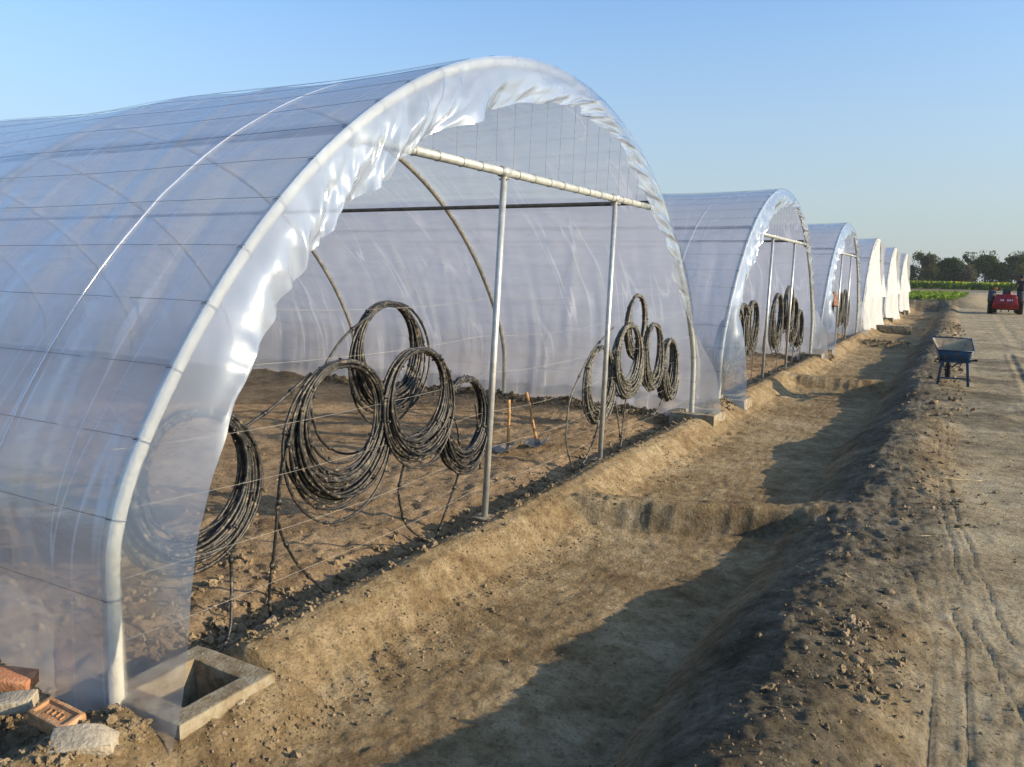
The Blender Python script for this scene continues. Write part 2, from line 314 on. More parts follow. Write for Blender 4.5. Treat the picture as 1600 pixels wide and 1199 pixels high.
    g = np.exp(-((y-1.75)/.45)**2)*(1-sst(-.1, .35, x)); z = z+g*(-.05+.05*np.maximum(0, fbm(x*6, y*6, 3)))
    z = z+.07*np.exp(-((x-.52)/.13)**2)*np.exp(-((y-2.5)/.38)**4)
    for bx, by, sc in BOXES:
        z = np.where((np.abs(x-bx) < .25*sc) & (np.abs(y-by) < .25*sc), -.55, z)
        z = np.where((np.abs(x-bx) < .33) & (np.abs(y-by) < .33), np.minimum(z, -.045), z)
    return z
def Hs(x, y): return float(height(np.array([x]), np.array([y]), True)[0])

# ---------------------------------------------------------------- the ground: one sheet to the horizon
def axis(parts):
    out = [np.arange(a_, b_, s) for a_, b_, s in parts]; return np.concatenate(out)
gx = axis([(-9, -2, .07), (-2, -.7, .035), (-.7, 3.7, .02), (3.7, 6, .035), (6, 10, .1)])
r_ = [gx[-1]+.12]; st = .13
while r_[-1] < 900: st *= 1.12; r_.append(r_[-1]+st)
l_ = [gx[0]-.12]; st = .13
while l_[-1] > -900: st *= 1.12; l_.append(l_[-1]-st)
gx = np.concatenate([l_[::-1], gx, r_])
gy = list(np.arange(-8, 1.2, .25)); yv = 1.2
while yv < 2600: gy.append(yv); yv += max(.015, .0062*yv) if yv < 30 else (.010*yv if yv < 80 else .03*yv)
gy = np.array(gy)
X, Y = np.meshgrid(gx, gy, indexing='ij'); Z = height(X, Y)
gv = np.stack([X, Y, Z], -1).reshape(-1, 3)
gf = grid_faces(len(gx), len(gy))[:, ::-1]
# facing up
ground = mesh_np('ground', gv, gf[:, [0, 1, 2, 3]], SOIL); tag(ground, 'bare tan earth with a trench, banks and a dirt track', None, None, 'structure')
x, y = gv[:, 0], gv[:, 1]
zr = sst(3.0, 3.5, x+.3*fbm(y*.8, x*1.2, 3)); zi = 1-sst(-.5, .0, x+.1*fbm(y*2, x*2, 2))
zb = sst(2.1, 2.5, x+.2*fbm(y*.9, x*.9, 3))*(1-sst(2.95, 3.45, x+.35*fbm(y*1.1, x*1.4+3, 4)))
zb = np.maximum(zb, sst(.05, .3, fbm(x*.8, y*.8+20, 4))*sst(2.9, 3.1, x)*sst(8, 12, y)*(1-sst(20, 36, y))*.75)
dr_ = y-(6.55+.38*(x-.4)); zb = np.maximum(zb, .75*sst(-.36, -.24, dr_)*(1-sst(-.16, -.08, dr_))*sst(.25, .5, x)*(1-sst(2.4, 2.8, x)))  # near face of first cross ridge: moist soil colour that also paints in its shade
zb = np.where((y > 64) & (x < 6), np.maximum(zb, sst(65, 66.5, y)*(1-sst(3, 6, x))*.8), zb)
zb = np.where((y > 130), .6, zb)
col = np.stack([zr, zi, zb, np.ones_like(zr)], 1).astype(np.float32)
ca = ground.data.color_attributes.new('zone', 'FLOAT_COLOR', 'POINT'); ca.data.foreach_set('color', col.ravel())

# ---------------------------------------------------------------- loose clods and crumbs (uncountable)
def ico(sub):
    bm = bmesh.new(); bmesh.ops.create_icosphere(bm, subdivisions=sub, radius=1)
    v = np.array([q.co[:] for q in bm.verts]); f = np.array([[q.index for q in f.verts] for f in bm.faces]); bm.free(); return v, f
def scatter(name, P, Sz, sub, mat, label, cat='soil'):
    v0, f0 = ico(sub); n = len(P); nv = len(v0)
    B = np.empty((n, nv, 3))
    for i in range(n):
        s = Sz[i]*rng.uniform(.65, 1.25, 3)*np.array([1, 1, .75])
        k = v0*(1+.28*rng.standard_normal((nv, 1)).clip(-1.6, 1.6))*s
        A = Matrix.Rotation(rng.uniform(0, 6.28), 3, Vector(rng.standard_normal(3)).normalized()); B[i] = k@np.array(A).T+P[i]
    F = (f0[None]+(np.arange(n)*nv)[:, None, None]).reshape(-1, 3)
    o = mesh_np(name, B.reshape(-1, 3), F, mat, smooth=False); tag(o, label, cat, kind='stuff'); return o
def pts(n, xf, yf, smin, smax, pw=3):
    x_ = xf(n); y_ = yf(n); s = smin+(smax-smin)*rng.random(n)**pw
    return x_, y_, s
U = lambda a_, b_: (lambda n: rng.uniform(a_, b_, n))
G = lambda m_, s_: (lambda n: rng.normal(m_, s_, n))
LY = lambda a_, b_: (lambda n: np.exp(rng.uniform(math.log(a_), math.log(b_), n)))
groups = [pts(2300, G(-.25, .13), LY(2.7, 24), .006, .04, 4), pts(1300, U(-3.5, -.3), LY(2.3, 11), .004, .022, 5), pts(420, U(-1.3, -.2), U(2.5, 3.9), .006, .035, 4),
          pts(1300, G(.0, .1), LY(2.8, 24), .005, .022), pts(1200, G(.68, .09), LY(2.5, 24), .004, .014), pts(1600, U(.28, .66), LY(2.0, 14), .003, .010, 3), pts(700, U(.3, 2.1), LY(2.0, 16), .004, .012, 4),
          pts(2600, G(2.85, .24), LY(2.2, 30), .0025, .011, 4), pts(240, G(2.85, .18), LY(2.2, 30), .008, .030, 4), pts(300, G(3.0, .12), U(3.6, 4.6), .004, .022, 4), pts(500, G(3.25, .18), LY(7, 14), .004, .022, 4), pts(500, U(3.2, 5.5), LY(2.3, 20), .004, .016, 4),
          pts(2200, U(-1.6, .35), U(1.45, 2.12), .004, .024, 4), pts(500, U(-4, -.1), G(2.06, .05), .01, .04, 3),
          pts(900, U(-7, -.1), G(11.3, .08), .015, .05, 2), pts(260, U(.2, .8), U(1.6, 2.9), .005, .02, 3),
          pts(300, G(-.1, .2), G(12.3, .3), .02, .06, 2), pts(250, U(-.3, .5), U(22.2, 23.4), .02, .06, 2), pts(260, U(2.9, 3.6), U(12, 40), .02, .06, 3), pts(260, U(.6, 2), U(29, 31), .02, .06, 2)]
cx = np.concatenate([g_[0] for g_ in groups]); cy = np.concatenate([g_[1] for g_ in groups]); cs = np.concatenate([g_[2] for g_ in groups])
keep = np.ones(len(cx), bool)
for bx, by, sc in BOXES: keep &= ~((np.abs(cx-bx) < .30) & (np.abs(cy-by) < .30))
cx, cy, cs = cx[keep], cy[keep], cs[keep]
P_ = np.stack([cx, cy, height(cx, cy)+cs*.25], 1)
bigm = cs > .016
scatter('soil_clods', P_[bigm], cs[bigm], 2, CLOD, 'loose brown earth clods strewn along the berm, trench edge and bank')
scatter('soil_crumbs', P_[~bigm], cs[~bigm], 1, CLOD, 'fine crumbs of dry earth strewn over the whole site')

# ---------------------------------------------------------------- tunnel geometry
def hoop_pts(step=.05, z0=-.12, dr=0.0):
    a_ = []
    for y_ in np.linspace(2.19, 2.36, 5)[:0]: pass
    zz = np.arange(z0, .80, .05); leg = [(2.175+.01*max(0, z_), z_) for z_ in zz]
    arc = [(y_, -1.31+math.sqrt(5.06**2-(y_-YC)**2)) for y_ in np.concatenate([np.linspace(2.25, 2.7, 12), np.linspace(2.72, YC, 80)])]
    l = np.array(leg+arc)
    for _ in range(3): l[1:-1] = (l[:-2]+2*l[1:-1]+l[2:])/4
    r = l[::-1][1:].copy(); r[:, 0] = 2*YC-r[:, 0]
    p = np.concatenate([l, r]); d = np.concatenate([[0], np.cumsum(np.linalg.norm(np.diff(p, axis=0), axis=1))])
    n = int(d[-1]/step)+1; s = np.linspace(0, d[-1], n)
    q = np.stack([np.interp(s, d, p[:, 0]), np.interp(s, d, p[:, 1])], 1)
    t = np.gradient(q, axis=0); t /= np.linalg.norm(t, axis=1)[:, None]; nrm = np.stack([-t[:, 1], t[:, 0]], 1)  # outward
    return q+nrm*dr, nrm, s
XEND = -44.0; HOOPX = [-.0-3.15*k for k in range(15)]
def film_disp(Xg, Sg, SL):
    ph = np.abs(((Xg/3.15) % 1.0)); sag = np.sin(np.pi*ph)**.8
    topw = np.exp(-((Sg-SL/2)/3.2)**2)
    low = (1-sst(.8, 4.6, Sg))+sst(SL-4.6, SL-.8, Sg)
    d = -(.055+.03*np.sin(np.floor(-Xg/3.15)*2.3))*sag*topw
    d = d+.010*fbm(Xg*1.3+Sg*.5, Sg*.35, 3)*np.minimum(1, sag*1.5+.15)
    d = d+low*(.024*ridged(Xg*2.6+.35*Sg, Sg*.22+7, 3)*np.minimum(1, sag*2+.1))      # upright folds near the ground
    d = d+.019*np.maximum(0, ridged(Xg*.9-Sg*.55+3, Sg*.16+Xg*.1, 2)-.40)*sag*1.6        # long slanting pulls from the ridge
    d = d+.019*np.maximum(0, ridged(Xg*1.3+Sg*.42+11, Sg*.12-Xg*.1+4, 2)-.5)*sag*1.4
    return d*sst(-.02, .35, -Xg), low
def film_cover(parent):
    q, nr, s = hoop_pts(.06, -.14, .036)
    xs = np.concatenate([np.arange(0.035, -10, -.045), np.arange(-10, XEND, -.16)])
    Xg, Sg = np.meshgrid(xs, s, indexing='ij'); qy = q[:, 0][None]; qz = q[:, 1][None]
    d, low = film_disp(Xg, Sg, s[-1])
    v = np.stack([Xg, qy+nr[:, 0][None]*d, qz+nr[:, 1][None]*d], -1).reshape(-1, 3)
    o = mesh_np('film_cover', v, grid_faces(len(xs), len(s)), FILM, parent)
    # rolled seam where two widths of film meet
    k = (s > .75) & (s < 4.9); sx = -.99+.012*np.sin(s[k]*1.3)
    d2, _ = film_disp(sx, s[k], s[-1]); P = np.stack([sx, q[k, 0]+nr[k, 0]*(d2+.006), q[k, 1]+nr[k, 1]*(d2+.006)], 1)
    m = MB(); w_ = np.linspace(0, 1, len(P)); m.tube(P, .0062*np.sin(np.pi*np.clip(w_*1.0, .03, .985))**.6, 8); m.build('film_seam', SEAM, parent)
EDGE = [(0.47, 2.10, -.12), (0.42, 2.24, 0.43), (0.36, 2.4, 0.78), (0.27, 2.55, 1.1), (0.18, 2.79, 1.43), (0.14, 3.16, 1.88), (0.12, 3.45, 2.13), (0.1, 3.87, 2.45), (0.1, 4.27, 2.72), (0.1, 4.69, 2.93), (0.1, 5.32, 3.21), (0.1, 6.2, 3.42), (0.1, 6.91, 3.52), (0.1, 7.21, 3.46), (0.1, 7.82, 3.36), (0.1, 8.35, 3.14), (0.1, 8.79, 2.90), (0.1, 9.4, 2.50), (0.1, 9.75, 2.17), (0.1, 10.25, 1.77), (0.12, 10.72, 1.36), (0.25, 10.95, 1.03), (0.38, 11.15, 0.69), (0.47, 11.30, -.05)]
OUTS = [(2.175, -.12), (2.18, .4), (2.2, .78), (2.36, 1.2), (2.6, 1.5), (3.1, 2.11), (3.5, 2.47), (4.03, 2.83), (4.6, 3.16), (5.2, 3.4), (5.9, 3.6), (6.77, 3.75), (7.6, 3.68), (8.3, 3.5), (8.9, 3.25), (9.3, 3.05), (9.8, 2.72), (10.3, 2.3), (10.7, 1.86), (11.0, 1.4), (11.2, 1.1), (11.33, .8), (11.36, .45), (11.365, -.1)]
def end_flap(parent, seed=0):
    q, nr, s = hoop_pts(.02, -.12, .045)
    so_ = [s[np.argmin((q[:, 0]-a_)**2+(q[:, 1]-b_)**2)] for a_, b_ in OUTS]
    E_ = np.array(EDGE); e = np.stack([np.interp(s, so_, E_[:, k]) for k in range(3)], 1)
    k = np.exp(-np.linspace(-2, 2, 21)**2); k /= k.sum()
    for j in range(3):
        pd = np.pad(e[:, j], 10, mode='edge'); e[:, j] = np.convolve(pd, k, 'valid')
    nt_ = 36; t = np.linspace(0, 1, nt_); L_ = s[-1]
    rightw = sst(L_*.45, L_*.6, s)*(1-sst(L_*.86, L_*.93, s)); leftw = sst(1.0, 1.6, s)*(1-sst(L_*.4, L_*.5, s)); legs = 1-sst(.9, 1.8, s)*(1-sst(L_-1.8, L_-.9, s))
    # scalloped free edge
    saw = ((s*1.9+.35*vnoise(s*2+seed, s*0)) % 1.0); scal = rightw*(.20*saw-.06)+(1-rightw)*(1-legs)*.018*np.sin(s*7+2*vnoise(s*1.5, s*0+3))
    outer = np.stack([np.full_like(s, .03), q[:, 0], q[:, 1]], 1)
    dirn = e-outer; e2 = e+dirn*scal[:, None]*1.6
    T, SS = np.meshgrid(t, np.arange(len(s)), indexing='ij'); sv = s[SS]
    P = outer[SS]*(1-T[..., None])+e2[SS]*T[..., None]
    # film leaves the hoop forwards, then hangs: bulge to +x
    P[..., 0] += .05*np.sin(np.pi*T)*(1-legs[SS])
    am = T*(1-legs[SS]*.8)
    W = np.linalg.norm(dirn, axis=1)[SS]*T; rf = np.random.default_rng(11+seed)
    def crumple(a_, b_, fr, k=5):
        out = 0*a_
        for i in range(k):
            th = rf.uniform(0, np.pi); ph = rf.uniform(0, 9); f_ = fr*rf.uniform(.7, 1.5)
            w_ = (a_*math.cos(th)+b_*math.sin(th))*f_+ph+.18*vnoise(a_*1.7+ph, b_*1.7); out = out+(2*np.abs((w_ % 1.0)*2-1)-1)/f_*rf.uniform(.6, 1.2)
        return out/k
    cr = crumple(sv, W, .9, 5); cf = crumple(sv, W, 3.4, 4); ch = crumple(sv, W, 8.0, 4); cm = np.clip(.5+.9*fbm(sv*.9, W*.8, 2), .1, 1)
    P[..., 0] += am*leftw[SS]*(.15*cr+.42*cf*cm+.26*ch*cm**2)
    P[..., 1] += am*leftw[SS]*.035*crumple(sv, W, 1.8, 3)
    P[..., 0] += am*rightw[SS]*(.06*cr+.07*cf+.04*ridged(sv*1.9+1.3*T, T*.8+3, 2))
    P[..., 0] += (1-leftw[SS])*(1-rightw[SS])*am*(.06*cr+.08*cf)
    P[..., 1] += legs[SS]*T*.03*np.sin(sv*5)+am*.02*vnoise(sv*3, T*3)
    P[..., 2] += am*.02*vnoise(sv*3+9, T*3+4)
    return mesh_np('loose_film_edge', P.reshape(-1, 3), grid_faces(nt_, len(s)), FLAP, parent)
def hoop(parent, xx, mat, dr=0.0, r=.034):
    q, nr, s = hoop_pts(.12, -.10, dr); m = MB(); m.tube(np.stack([np.full(len(q), xx), q[:, 0], q[:, 1]], 1), r, 12)
    return m.build('hoop', mat, parent)
def netting(parent):
    q, nr, s = hoop_pts(.36, .12, .05); m = MB()
    for i in range(1, len(q)-1):
        n_ = 26; xs = np.concatenate([np.linspace(.04, -12, 150), np.linspace(-12.3, -43, 100)])
        dd, _ = film_disp(xs, np.full(len(xs), s[i]+.02), s[-1]+.26); dd = np.convolve(np.pad(dd, 6, mode='edge'), np.ones(13)/13, 'valid'); m.tube(np.stack([xs, q[i, 0]+nr[i, 0]*(dd-.010), q[i, 1]+nr[i, 1]*(dd+.003)], 1), .0012, 4, False)
        th = np.linspace(0, 2*np.pi, 13); c_ = np.array([0, *(q[i]-nr[i]*.05)]); nn = np.array([0, *nr[i]])
        m.tube(c_+.043*(np.cos(th)[:, None]*np.array([1, 0, 0])+np.sin(th)[:, None]*nn), .0022, 4, False)
    return m.build('tie_wires', WIRE, parent)
def gable_wires(parent):
    for i, y_ in enumerate(np.arange(4.5, 9.5, .29)):
        m = MB(); zt = -1.31+math.sqrt(5.0**2-(y_-YC)**2); j = .02*random.uniform(-1, 1)
        m.tube([(-.037, y_+j, 2.80), (-.03, y_+j*.3, (2.8+zt)/2), (-.02, y_, zt)], .0016, 4, False)
        th = np.linspace(0, 2*np.pi, 11); m.tube(np.array([0, y_+j, 2.80])+.037*(np.cos(th)[:, None]*np.array([1, 0, 0])+np.sin(th)[:, None]*np.array([0, 0, 1])), .0022, 4, False)
        m.build('gable_wire', WIRE, parent)
def frame(parent, closed=False):
    hoop(parent, 0, WRAP, 0, .036)
    for k, xx in enumerate(HOOPX[1:]): hoop(parent, xx, DARKPIPE, 0, .032)
    for y_ in (4.03, 9.51):
        z_ = -1.31+math.sqrt(5.0**2-(y_-YC)**2)+.005; m = MB(); m.tube([(-.05, y_, z_), (-20, y_, z_), (XEND, y_, z_)], .027, 10); m.build('purlin', PURLIN, parent)
    m = MB(); m.tube([(.0, 3.98, 2.80), (.0, 6, 2.80), (.0, 9.56, 2.80)], .034, 12)
    for y_ in (3.93, 9.61): m.tube([(.0, y_-.05, 2.80-.03), (0, y_+.05, 2.83)], .048, 12)
    m.build('crossbar', BAR, parent)
    for yb, yt in ((5.50, 5.73), (7.94, 8.12)):
        m = MB(); m.tube([(.0, yb, .0), (.0, yt, 2.76)], .027, 12)
        p = m.build('post', GALV, parent)
        f = MB(); f.box((0, yb, .0), (.16, .16, .014), bev=.003); f.build('foot_plate', CONC, p)
        f = MB(); f.cyl((0, yt-.05, 2.80), (0, yt+.05, 2.80), .045, 12); f.cyl((-.045, yt, 2.745), (.06, yt, 2.745), .008, 8); f.build('clamp', GALV, p)
def strings(parent):
    for z_ in (.25, .56, .87, 1.18, 1.50, 1.80):
        yl, yr = (2.25, 11.30) if z_ < 1.2 else (2.3+.25*(z_-1.1)*3, 11.25-.25*(z_-1.1)*3)
        ys = [yl, 5.5+z_*.08, 7.94+z_*.07, yr]; P = []
        for a_, b_ in zip(ys[:-1], ys[1:]):
            for t in np.linspace(0, 1, 14)[:-1]: P.append((-.032+.012*math.sin(t*9+z_*5), a_+(b_-a_)*t, z_-.05*4*t*(1-t)*(b_-a_)/3.2+.012*math.sin(a_*3+z_*9)))
        P.append((-.03, yr, z_)); m = MB(); m.tube(P, .0009, 4, False); m.build('twine', STRING, parent)
def curtain(parent, seed, wide=4.9):
    ny, nz = 70, 60; u = np.linspace(0, 1, ny); t = np.linspace(0, 1, nz); Uu, T = np.meshgrid(u, t, indexing='ij')
    y_ = 2.2+wide*Uu; top = np.where(y_ < 2.36, .8+(y_-2.2)*2.6, -1.31+np.sqrt(np.maximum(.1, 5.06**2-(y_-YC)**2)))-.0
    z_ = -.12+(top+.12)*T; fl = (1-T)**1.8
    x_ = .05+.42*fl*(.3+.7*Uu)+(.04+.10*(1-T))*ridged(y_*1.6+seed, z_*.35, 2)+.03*fbm(y_*5, z_*1.2+seed, 3)
    y2 = y_+.35*fl*Uu
    mesh_np('end_curtain', np.stack([x_, y2, z_], -1).reshape(-1, 3), grid_faces(ny, nz), CURT, parent)
    y_ = 2.2+wide+.25+3.6*Uu*1.0; top = -1.31+np.sqrt(np.maximum(.1, 5.06**2-(y_-YC)**2)); dep = np.interp(u, [0, .1, .35, .7, 1], [.25, 1.9, 2.3, 1.5, .35])[:, None]
    z_ = top-np.minimum(dep, top-.3)*(1-T); x_ = .04+.22*(1-T)*(.5+.5*np.sin(Uu*9+seed))+.05*ridged(y_*2+seed, z_, 2)*(1-T)
    mesh_np('end_curtain', np.stack([x_, y_-.2*(1-T)*Uu, z_], -1).reshape(-1, 3), grid_faces(ny, nz), CURT, parent)

def copy_tree(o, parent=None):
    c = o.copy(); C.objects.link(c); c.parent = parent
    for ch in list(o.children): copy_tree(ch, c)
    return c
GR = 'film covered tunnels in a row along the trench'
tun = empty('greenhouse_tunnel', (0, 0, 0))
film_cover(tun); hp = end_flap(tun); frame(tun); netting(tun); gable_wires(tun); strings(tun)
tag(tun, 'largest and nearest film tunnel, open end hung with black hose coils, two hoes inside', 'greenhouse', GR)
lab = ['second tunnel from the camera, open end with crumpled film edge, behind the nearest one', 'third tunnel, the farthest of the three with an open end, brown cloth on its coils']
for k in (1, 2):
    c = tun.copy(); C.objects.link(c)
    for ch in list(tun.children):
        if not ch.name.startswith('loose_film_edge'): copy_tree(ch, c)
    end_flap(c, 3*k+1); c.location = (0, PERIOD*k, 0); c['label'] = lab[k-1]
tc_ = empty('greenhouse_tunnel', (0, PERIOD*3, 0))
for o in list(tun.children):
    if o.name.split('.')[0] in ('film_cover', 'hoop', 'tie_wires', 'purlin'):
        c = o.copy(); C.objects.link(c); c.parent = tc_
curtain(tc_, 1.3)
tag(tc_, 'nearest of the three tunnels closed by a white end curtain, beside the long concrete slab', 'greenhouse', GR)
for k, l in ((4, 'middle one of the three tunnels closed by a white end curtain'), (5, 'smallest tunnel, last of the row, white end curtain, next to the green field')):
    c = copy_tree(tc_); c.location = (0, PERIOD*k, 0); c['label'] = l

# ---------------------------------------------------------------- hose coils
def coil(yc, zc, r, turns, x0, name_label, tails=(), grey=False, sq=1.0, seed=0, dep=.05, stray=0, tilt=0.):
    rr = np.random.default_rng(seed); m = MB(); n = 44; z_top = zc+r
    P = []; turns = int(turns*1.6); lx = rr.uniform(-dep, dep); lr = r*.9; lo = 0
    for k in range(turns):
        nr_ = r*(1-.30*rr.random()**1.3); nx = rr.uniform(-dep, dep); no = rr.normal(0, .04); 
        if k < stray: nr_ = r*rr.uniform(1.08, 1.32); no = rr.normal(0, .06)
        wob = rr.uniform(0, 6.28); wa = rr.uniform(.008, .045)
        for j in range(n):
            t = j/n; a_ = t*2*np.pi; ra = lr+(nr_-lr)*t; xx = lx+(nx-lx)*t; oo = lo+(no-lo)*t
            ra2 = ra*(1+wa*math.sin(2*a_+wob)+.006*math.sin(5*a_+wob))
            cz_ = z_top-ra-.012*rr.random()*0-.02*abs(math.sin(wob))
            sprd = .5-.5*math.cos(a_)
            P.append((x0+xx*(.45+.8*sprd)+tilt*(math.cos(a_)-1), yc+oo*sprd+ra2*sq*math.sin(a_), cz_+ra2*math.cos(a_)))
        lr, lx, lo = nr_, nx, no
    P = np.array(P)
    for _ in range(2): P[1:-1] = (P[:-2]+2*P[1:-1]+P[2:])/4
    m.tube(P, .0098, 6)
    # emitters: short stubs along the hose
    T = np.gradient(P, axis=0)
    for i in range(4, len(P)-4, 9 if turns > 4 else 7):
        i2 = i+rr.integers(0, 4); i2 = min(i2, len(P)-3)
        t = T[i2]/np.linalg.norm(T[i2]); u = np.cross(t, rr.standard_normal(3)); u /= np.linalg.norm(u)
        p = P[i2]; m.cyl(p-u*.006, p+u*.024, .0085, 7); m.cyl(p-t*.012, p+t*.012, .0125, 7)
    for tl in tails:
        tl = np.array(tl, float); ti = np.linspace(0, len(tl)-1, 10*len(tl)); s_ = np.arange(len(tl))
        Q = np.stack([np.interp(ti, s_, tl[:, k]) for k in range(3)], 1)
        for _ in range(14): Q[1:-1] = (Q[:-2]+2*Q[1:-1]+Q[2:])/4
        m.tube(Q, .009, 6)
        for i in range(8, len(Q)-3, 11): d = Q[i+1]-Q[i]; d /= np.linalg.norm(d); m.cyl(Q[i]-d*.015, Q[i]+d*.015, .015, 7)
    o = m.build('hose_coil', HOSE_GREY if grey else HOSE); tag(o, name_label, 'hose', 'hose coils hung in the open tunnel ends'); return o
g0 = -.14
coil(2.74, .84, .44, 19, -.10, 'leftmost coil of black hose, half hidden by the loose film above the big concrete box', [[(-.1, 2.95, .55), (-.15, 3.0, .3), (-.05, 2.9, .05), (-.02, 2.78, g0+.05)]], seed=1)
coil(4.66, 1.36, .42, 15, -.34, 'highest black hose coil in the nearest tunnel, behind the two big ones', [[(-.32, 4.5, 1.72), (-.3, 4.1, 1.55), (-.3, 3.78, 1.2), (-.28, 3.85, .9), (-.3, 4.1, .75), (-.3, 4.5, .72)]], seed=2, stray=1)
coil(3.84, .99, .45, 20, -.06, 'large black hose coil left of centre with two long ends reaching the soil, nearest tunnel', [[(-.06, 3.5, 1.32), (-.08, 3.32, .9), (-.1, 3.28, .4), (-.18, 3.30, .1), (-.2, 3.33, g0)], [(-.04, 3.45, 1.25), (-.06, 3.30, .85), (-.1, 3.30, .5), (-.15, 3.5, .2), (-.2, 3.85, g0)], [(-.1, 3.6, 1.38), (-.1, 3.3, 1.22), (-.1, 3.05, 1.12)]], seed=3, stray=2, sq=1.0)
coil(4.62, 1.04, .43, 20, -.03, 'black hose coil right of the large one, its loose end looping down to the berm', [[(-.04, 4.45, .66), (-.06, 4.4, .45), (-.1, 4.55, .15), (-.2, 5.05, g0), (-.16, 5.12, .05), (-.1, 5.3, .45), (-.05, 5.15, .85), (-.04, 4.95, 1.0)]], seed=4)
coil(5.26, .81, .38, 17, -.06, 'small black hose coil hanging just left of the tall post, nearest tunnel', [[(-.04, 5.4, .95), (-.06, 5.52, .6), (-.05, 5.5, .4)]], seed=5, sq=.92)
coil(8.10, .80, .43, 22, -.10, 'low grey black hose coil behind the right post of the nearest tunnel', [[(-.06, 8.35, 1.42), (-.1, 7.85, 1.2), (-.1, 7.3, .75), (-.1, 7.25, .3), (-.15, 7.62, g0)], [(-.05, 8.0, .4), (-.1, 7.9, .1), (-.15, 7.65, g0)]], grey=True, seed=6)
coil(8.84, .99, .45, 24, -.06, 'dense grey black hose coil in the middle of the right hand cluster, nearest tunnel', [[(-.1, 8.6, .55), (-.1, 8.75, .2), (-.2, 9.1, g0)], [(-.05, 8.8, .6), (-.1, 8.85, .2), (-.1, 8.8, g0)]], grey=True, seed=7)
coil(9.26, 1.37, .41, 15, -.12, 'topmost hose coil of the right hand cluster in the nearest tunnel', [], grey=True, seed=8, sq=.85)
coil(9.70, .98, .43, 18, -.05, 'upright hose coil between the topmost one and the tangled one, right hand cluster', [[(-.05, 9.55, .6), (-.1, 9.8, .52), (-.05, 10.0, .58)]], grey=True, seed=9, sq=.8)
coil(10.36, .75, .42, 26, -.06, 'pale tangled hose coil at the far right of the nearest tunnel mouth', [[(-.05, 10.2, .4), (-.06, 10.0, .25), (-.05, 9.8, .22)]], grey=True, seed=10, sq=.68, dep=.08)
K = PERIOD
T2 = [(13.45, .80, .42, 'faint hose coil seen through the film at the left of the second tunnel'), (14.30, .98, .46, 'first clear hose coil left of the posts in the second tunnel'), (14.85, 1.0, .47, 'hose coil in the middle of the left bunch, second tunnel'),
      (15.55, 1.05, .46, 'hose coil next to the left post of the second tunnel'), (18.0, 1.05, .55, 'hose coil with a wide stray loop behind the right post of the second tunnel'), (19.1, 1.3, .47, 'tallest hose coil in the right bunch of the second tunnel'),
      (19.9, 1.0, .48, 'hose coil right of the tallest one in the second tunnel'), (20.9, .75, .42, 'hose coil farthest to the right in the second tunnel')]
for i, (yc, zc, r, l) in enumerate(T2):
    tails = [[(-.1, yc+.1, zc-r+.05), (-.1, yc+.15, .2), (-.12, yc+.1, -.05)]]
    if i == 4: tails.append([(-.1, 17.9, 1.5), (-.2, 17.2, 1.1), (-.2, 17.0, .5), (-.2, 17.6, .1), (-.1, 18.2, .2)])
    if i == 0: tails.append([(-.3, 13.6, 1.2), (-1.0, 13.3, 1.15), (-1.6, 13.2, .7)])
    coil(yc, zc, r*1.13, 25, -.1-(.02*i) % .05, l, tails, grey=True, seed=20+i, sq=.9, stray=1, dep=.08)
T3 = [(25.3, .85, .5, 'hose coil left of the posts in the third tunnel'), (26.1, 1.0, .52, 'hose coil under the brown cloth in the third tunnel'), (28.2, 1.0, .55, 'hose coil between the posts of the third tunnel'), (29.4, 1.05, .55, 'hose coil right of the posts in the third tunnel'), (30.3, .8, .5, 'last hose coil to the right in the third tunnel')]
for i, (yc, zc, r, l) in enumerate(T3): coil(yc, zc, r*1.1, 24, -.1, l, [[(-.1, yc, .4), (-.1, yc+.1, .1), (-.1, yc, -.1)]], grey=True, seed=40+i, sq=.85)

# brown cloth hung over a coil, third tunnel
CLOTH = simple('brown_cloth', (.22, .11, .07), rough=.95, scale=12, var=.5, bump=.4, bscale=30)
u = np.linspace(0, 1, 26); v_ = np.linspace(0, 1, 22); Uu, Vv = np.meshgrid(u, v_, indexing='ij')
th = (Uu-.5)*2.0*np.pi*.95; rad = .10+.09*Vv+.03*np.sin(th*4)*Vv+.02*fbm(th*2, Vv*3, 2)
cl = mesh_np('cloth', np.stack([-.1+rad*np.cos(th)*.8, 26.4+rad*np.sin(th)*1.3+.06*Vv, 1.60-.10*(1-Vv)*0-.42*Vv**1.2+.04*fbm(th, Vv*4, 2)], -1).reshape(-1, 3), grid_faces(26, 22), CLOTH)
cl.modifiers.new('thickness', 'SOLIDIFY').thickness = .008
tag(cl, 'crumpled brown cloth draped on top of a hose coil in the third tunnel', 'cloth')

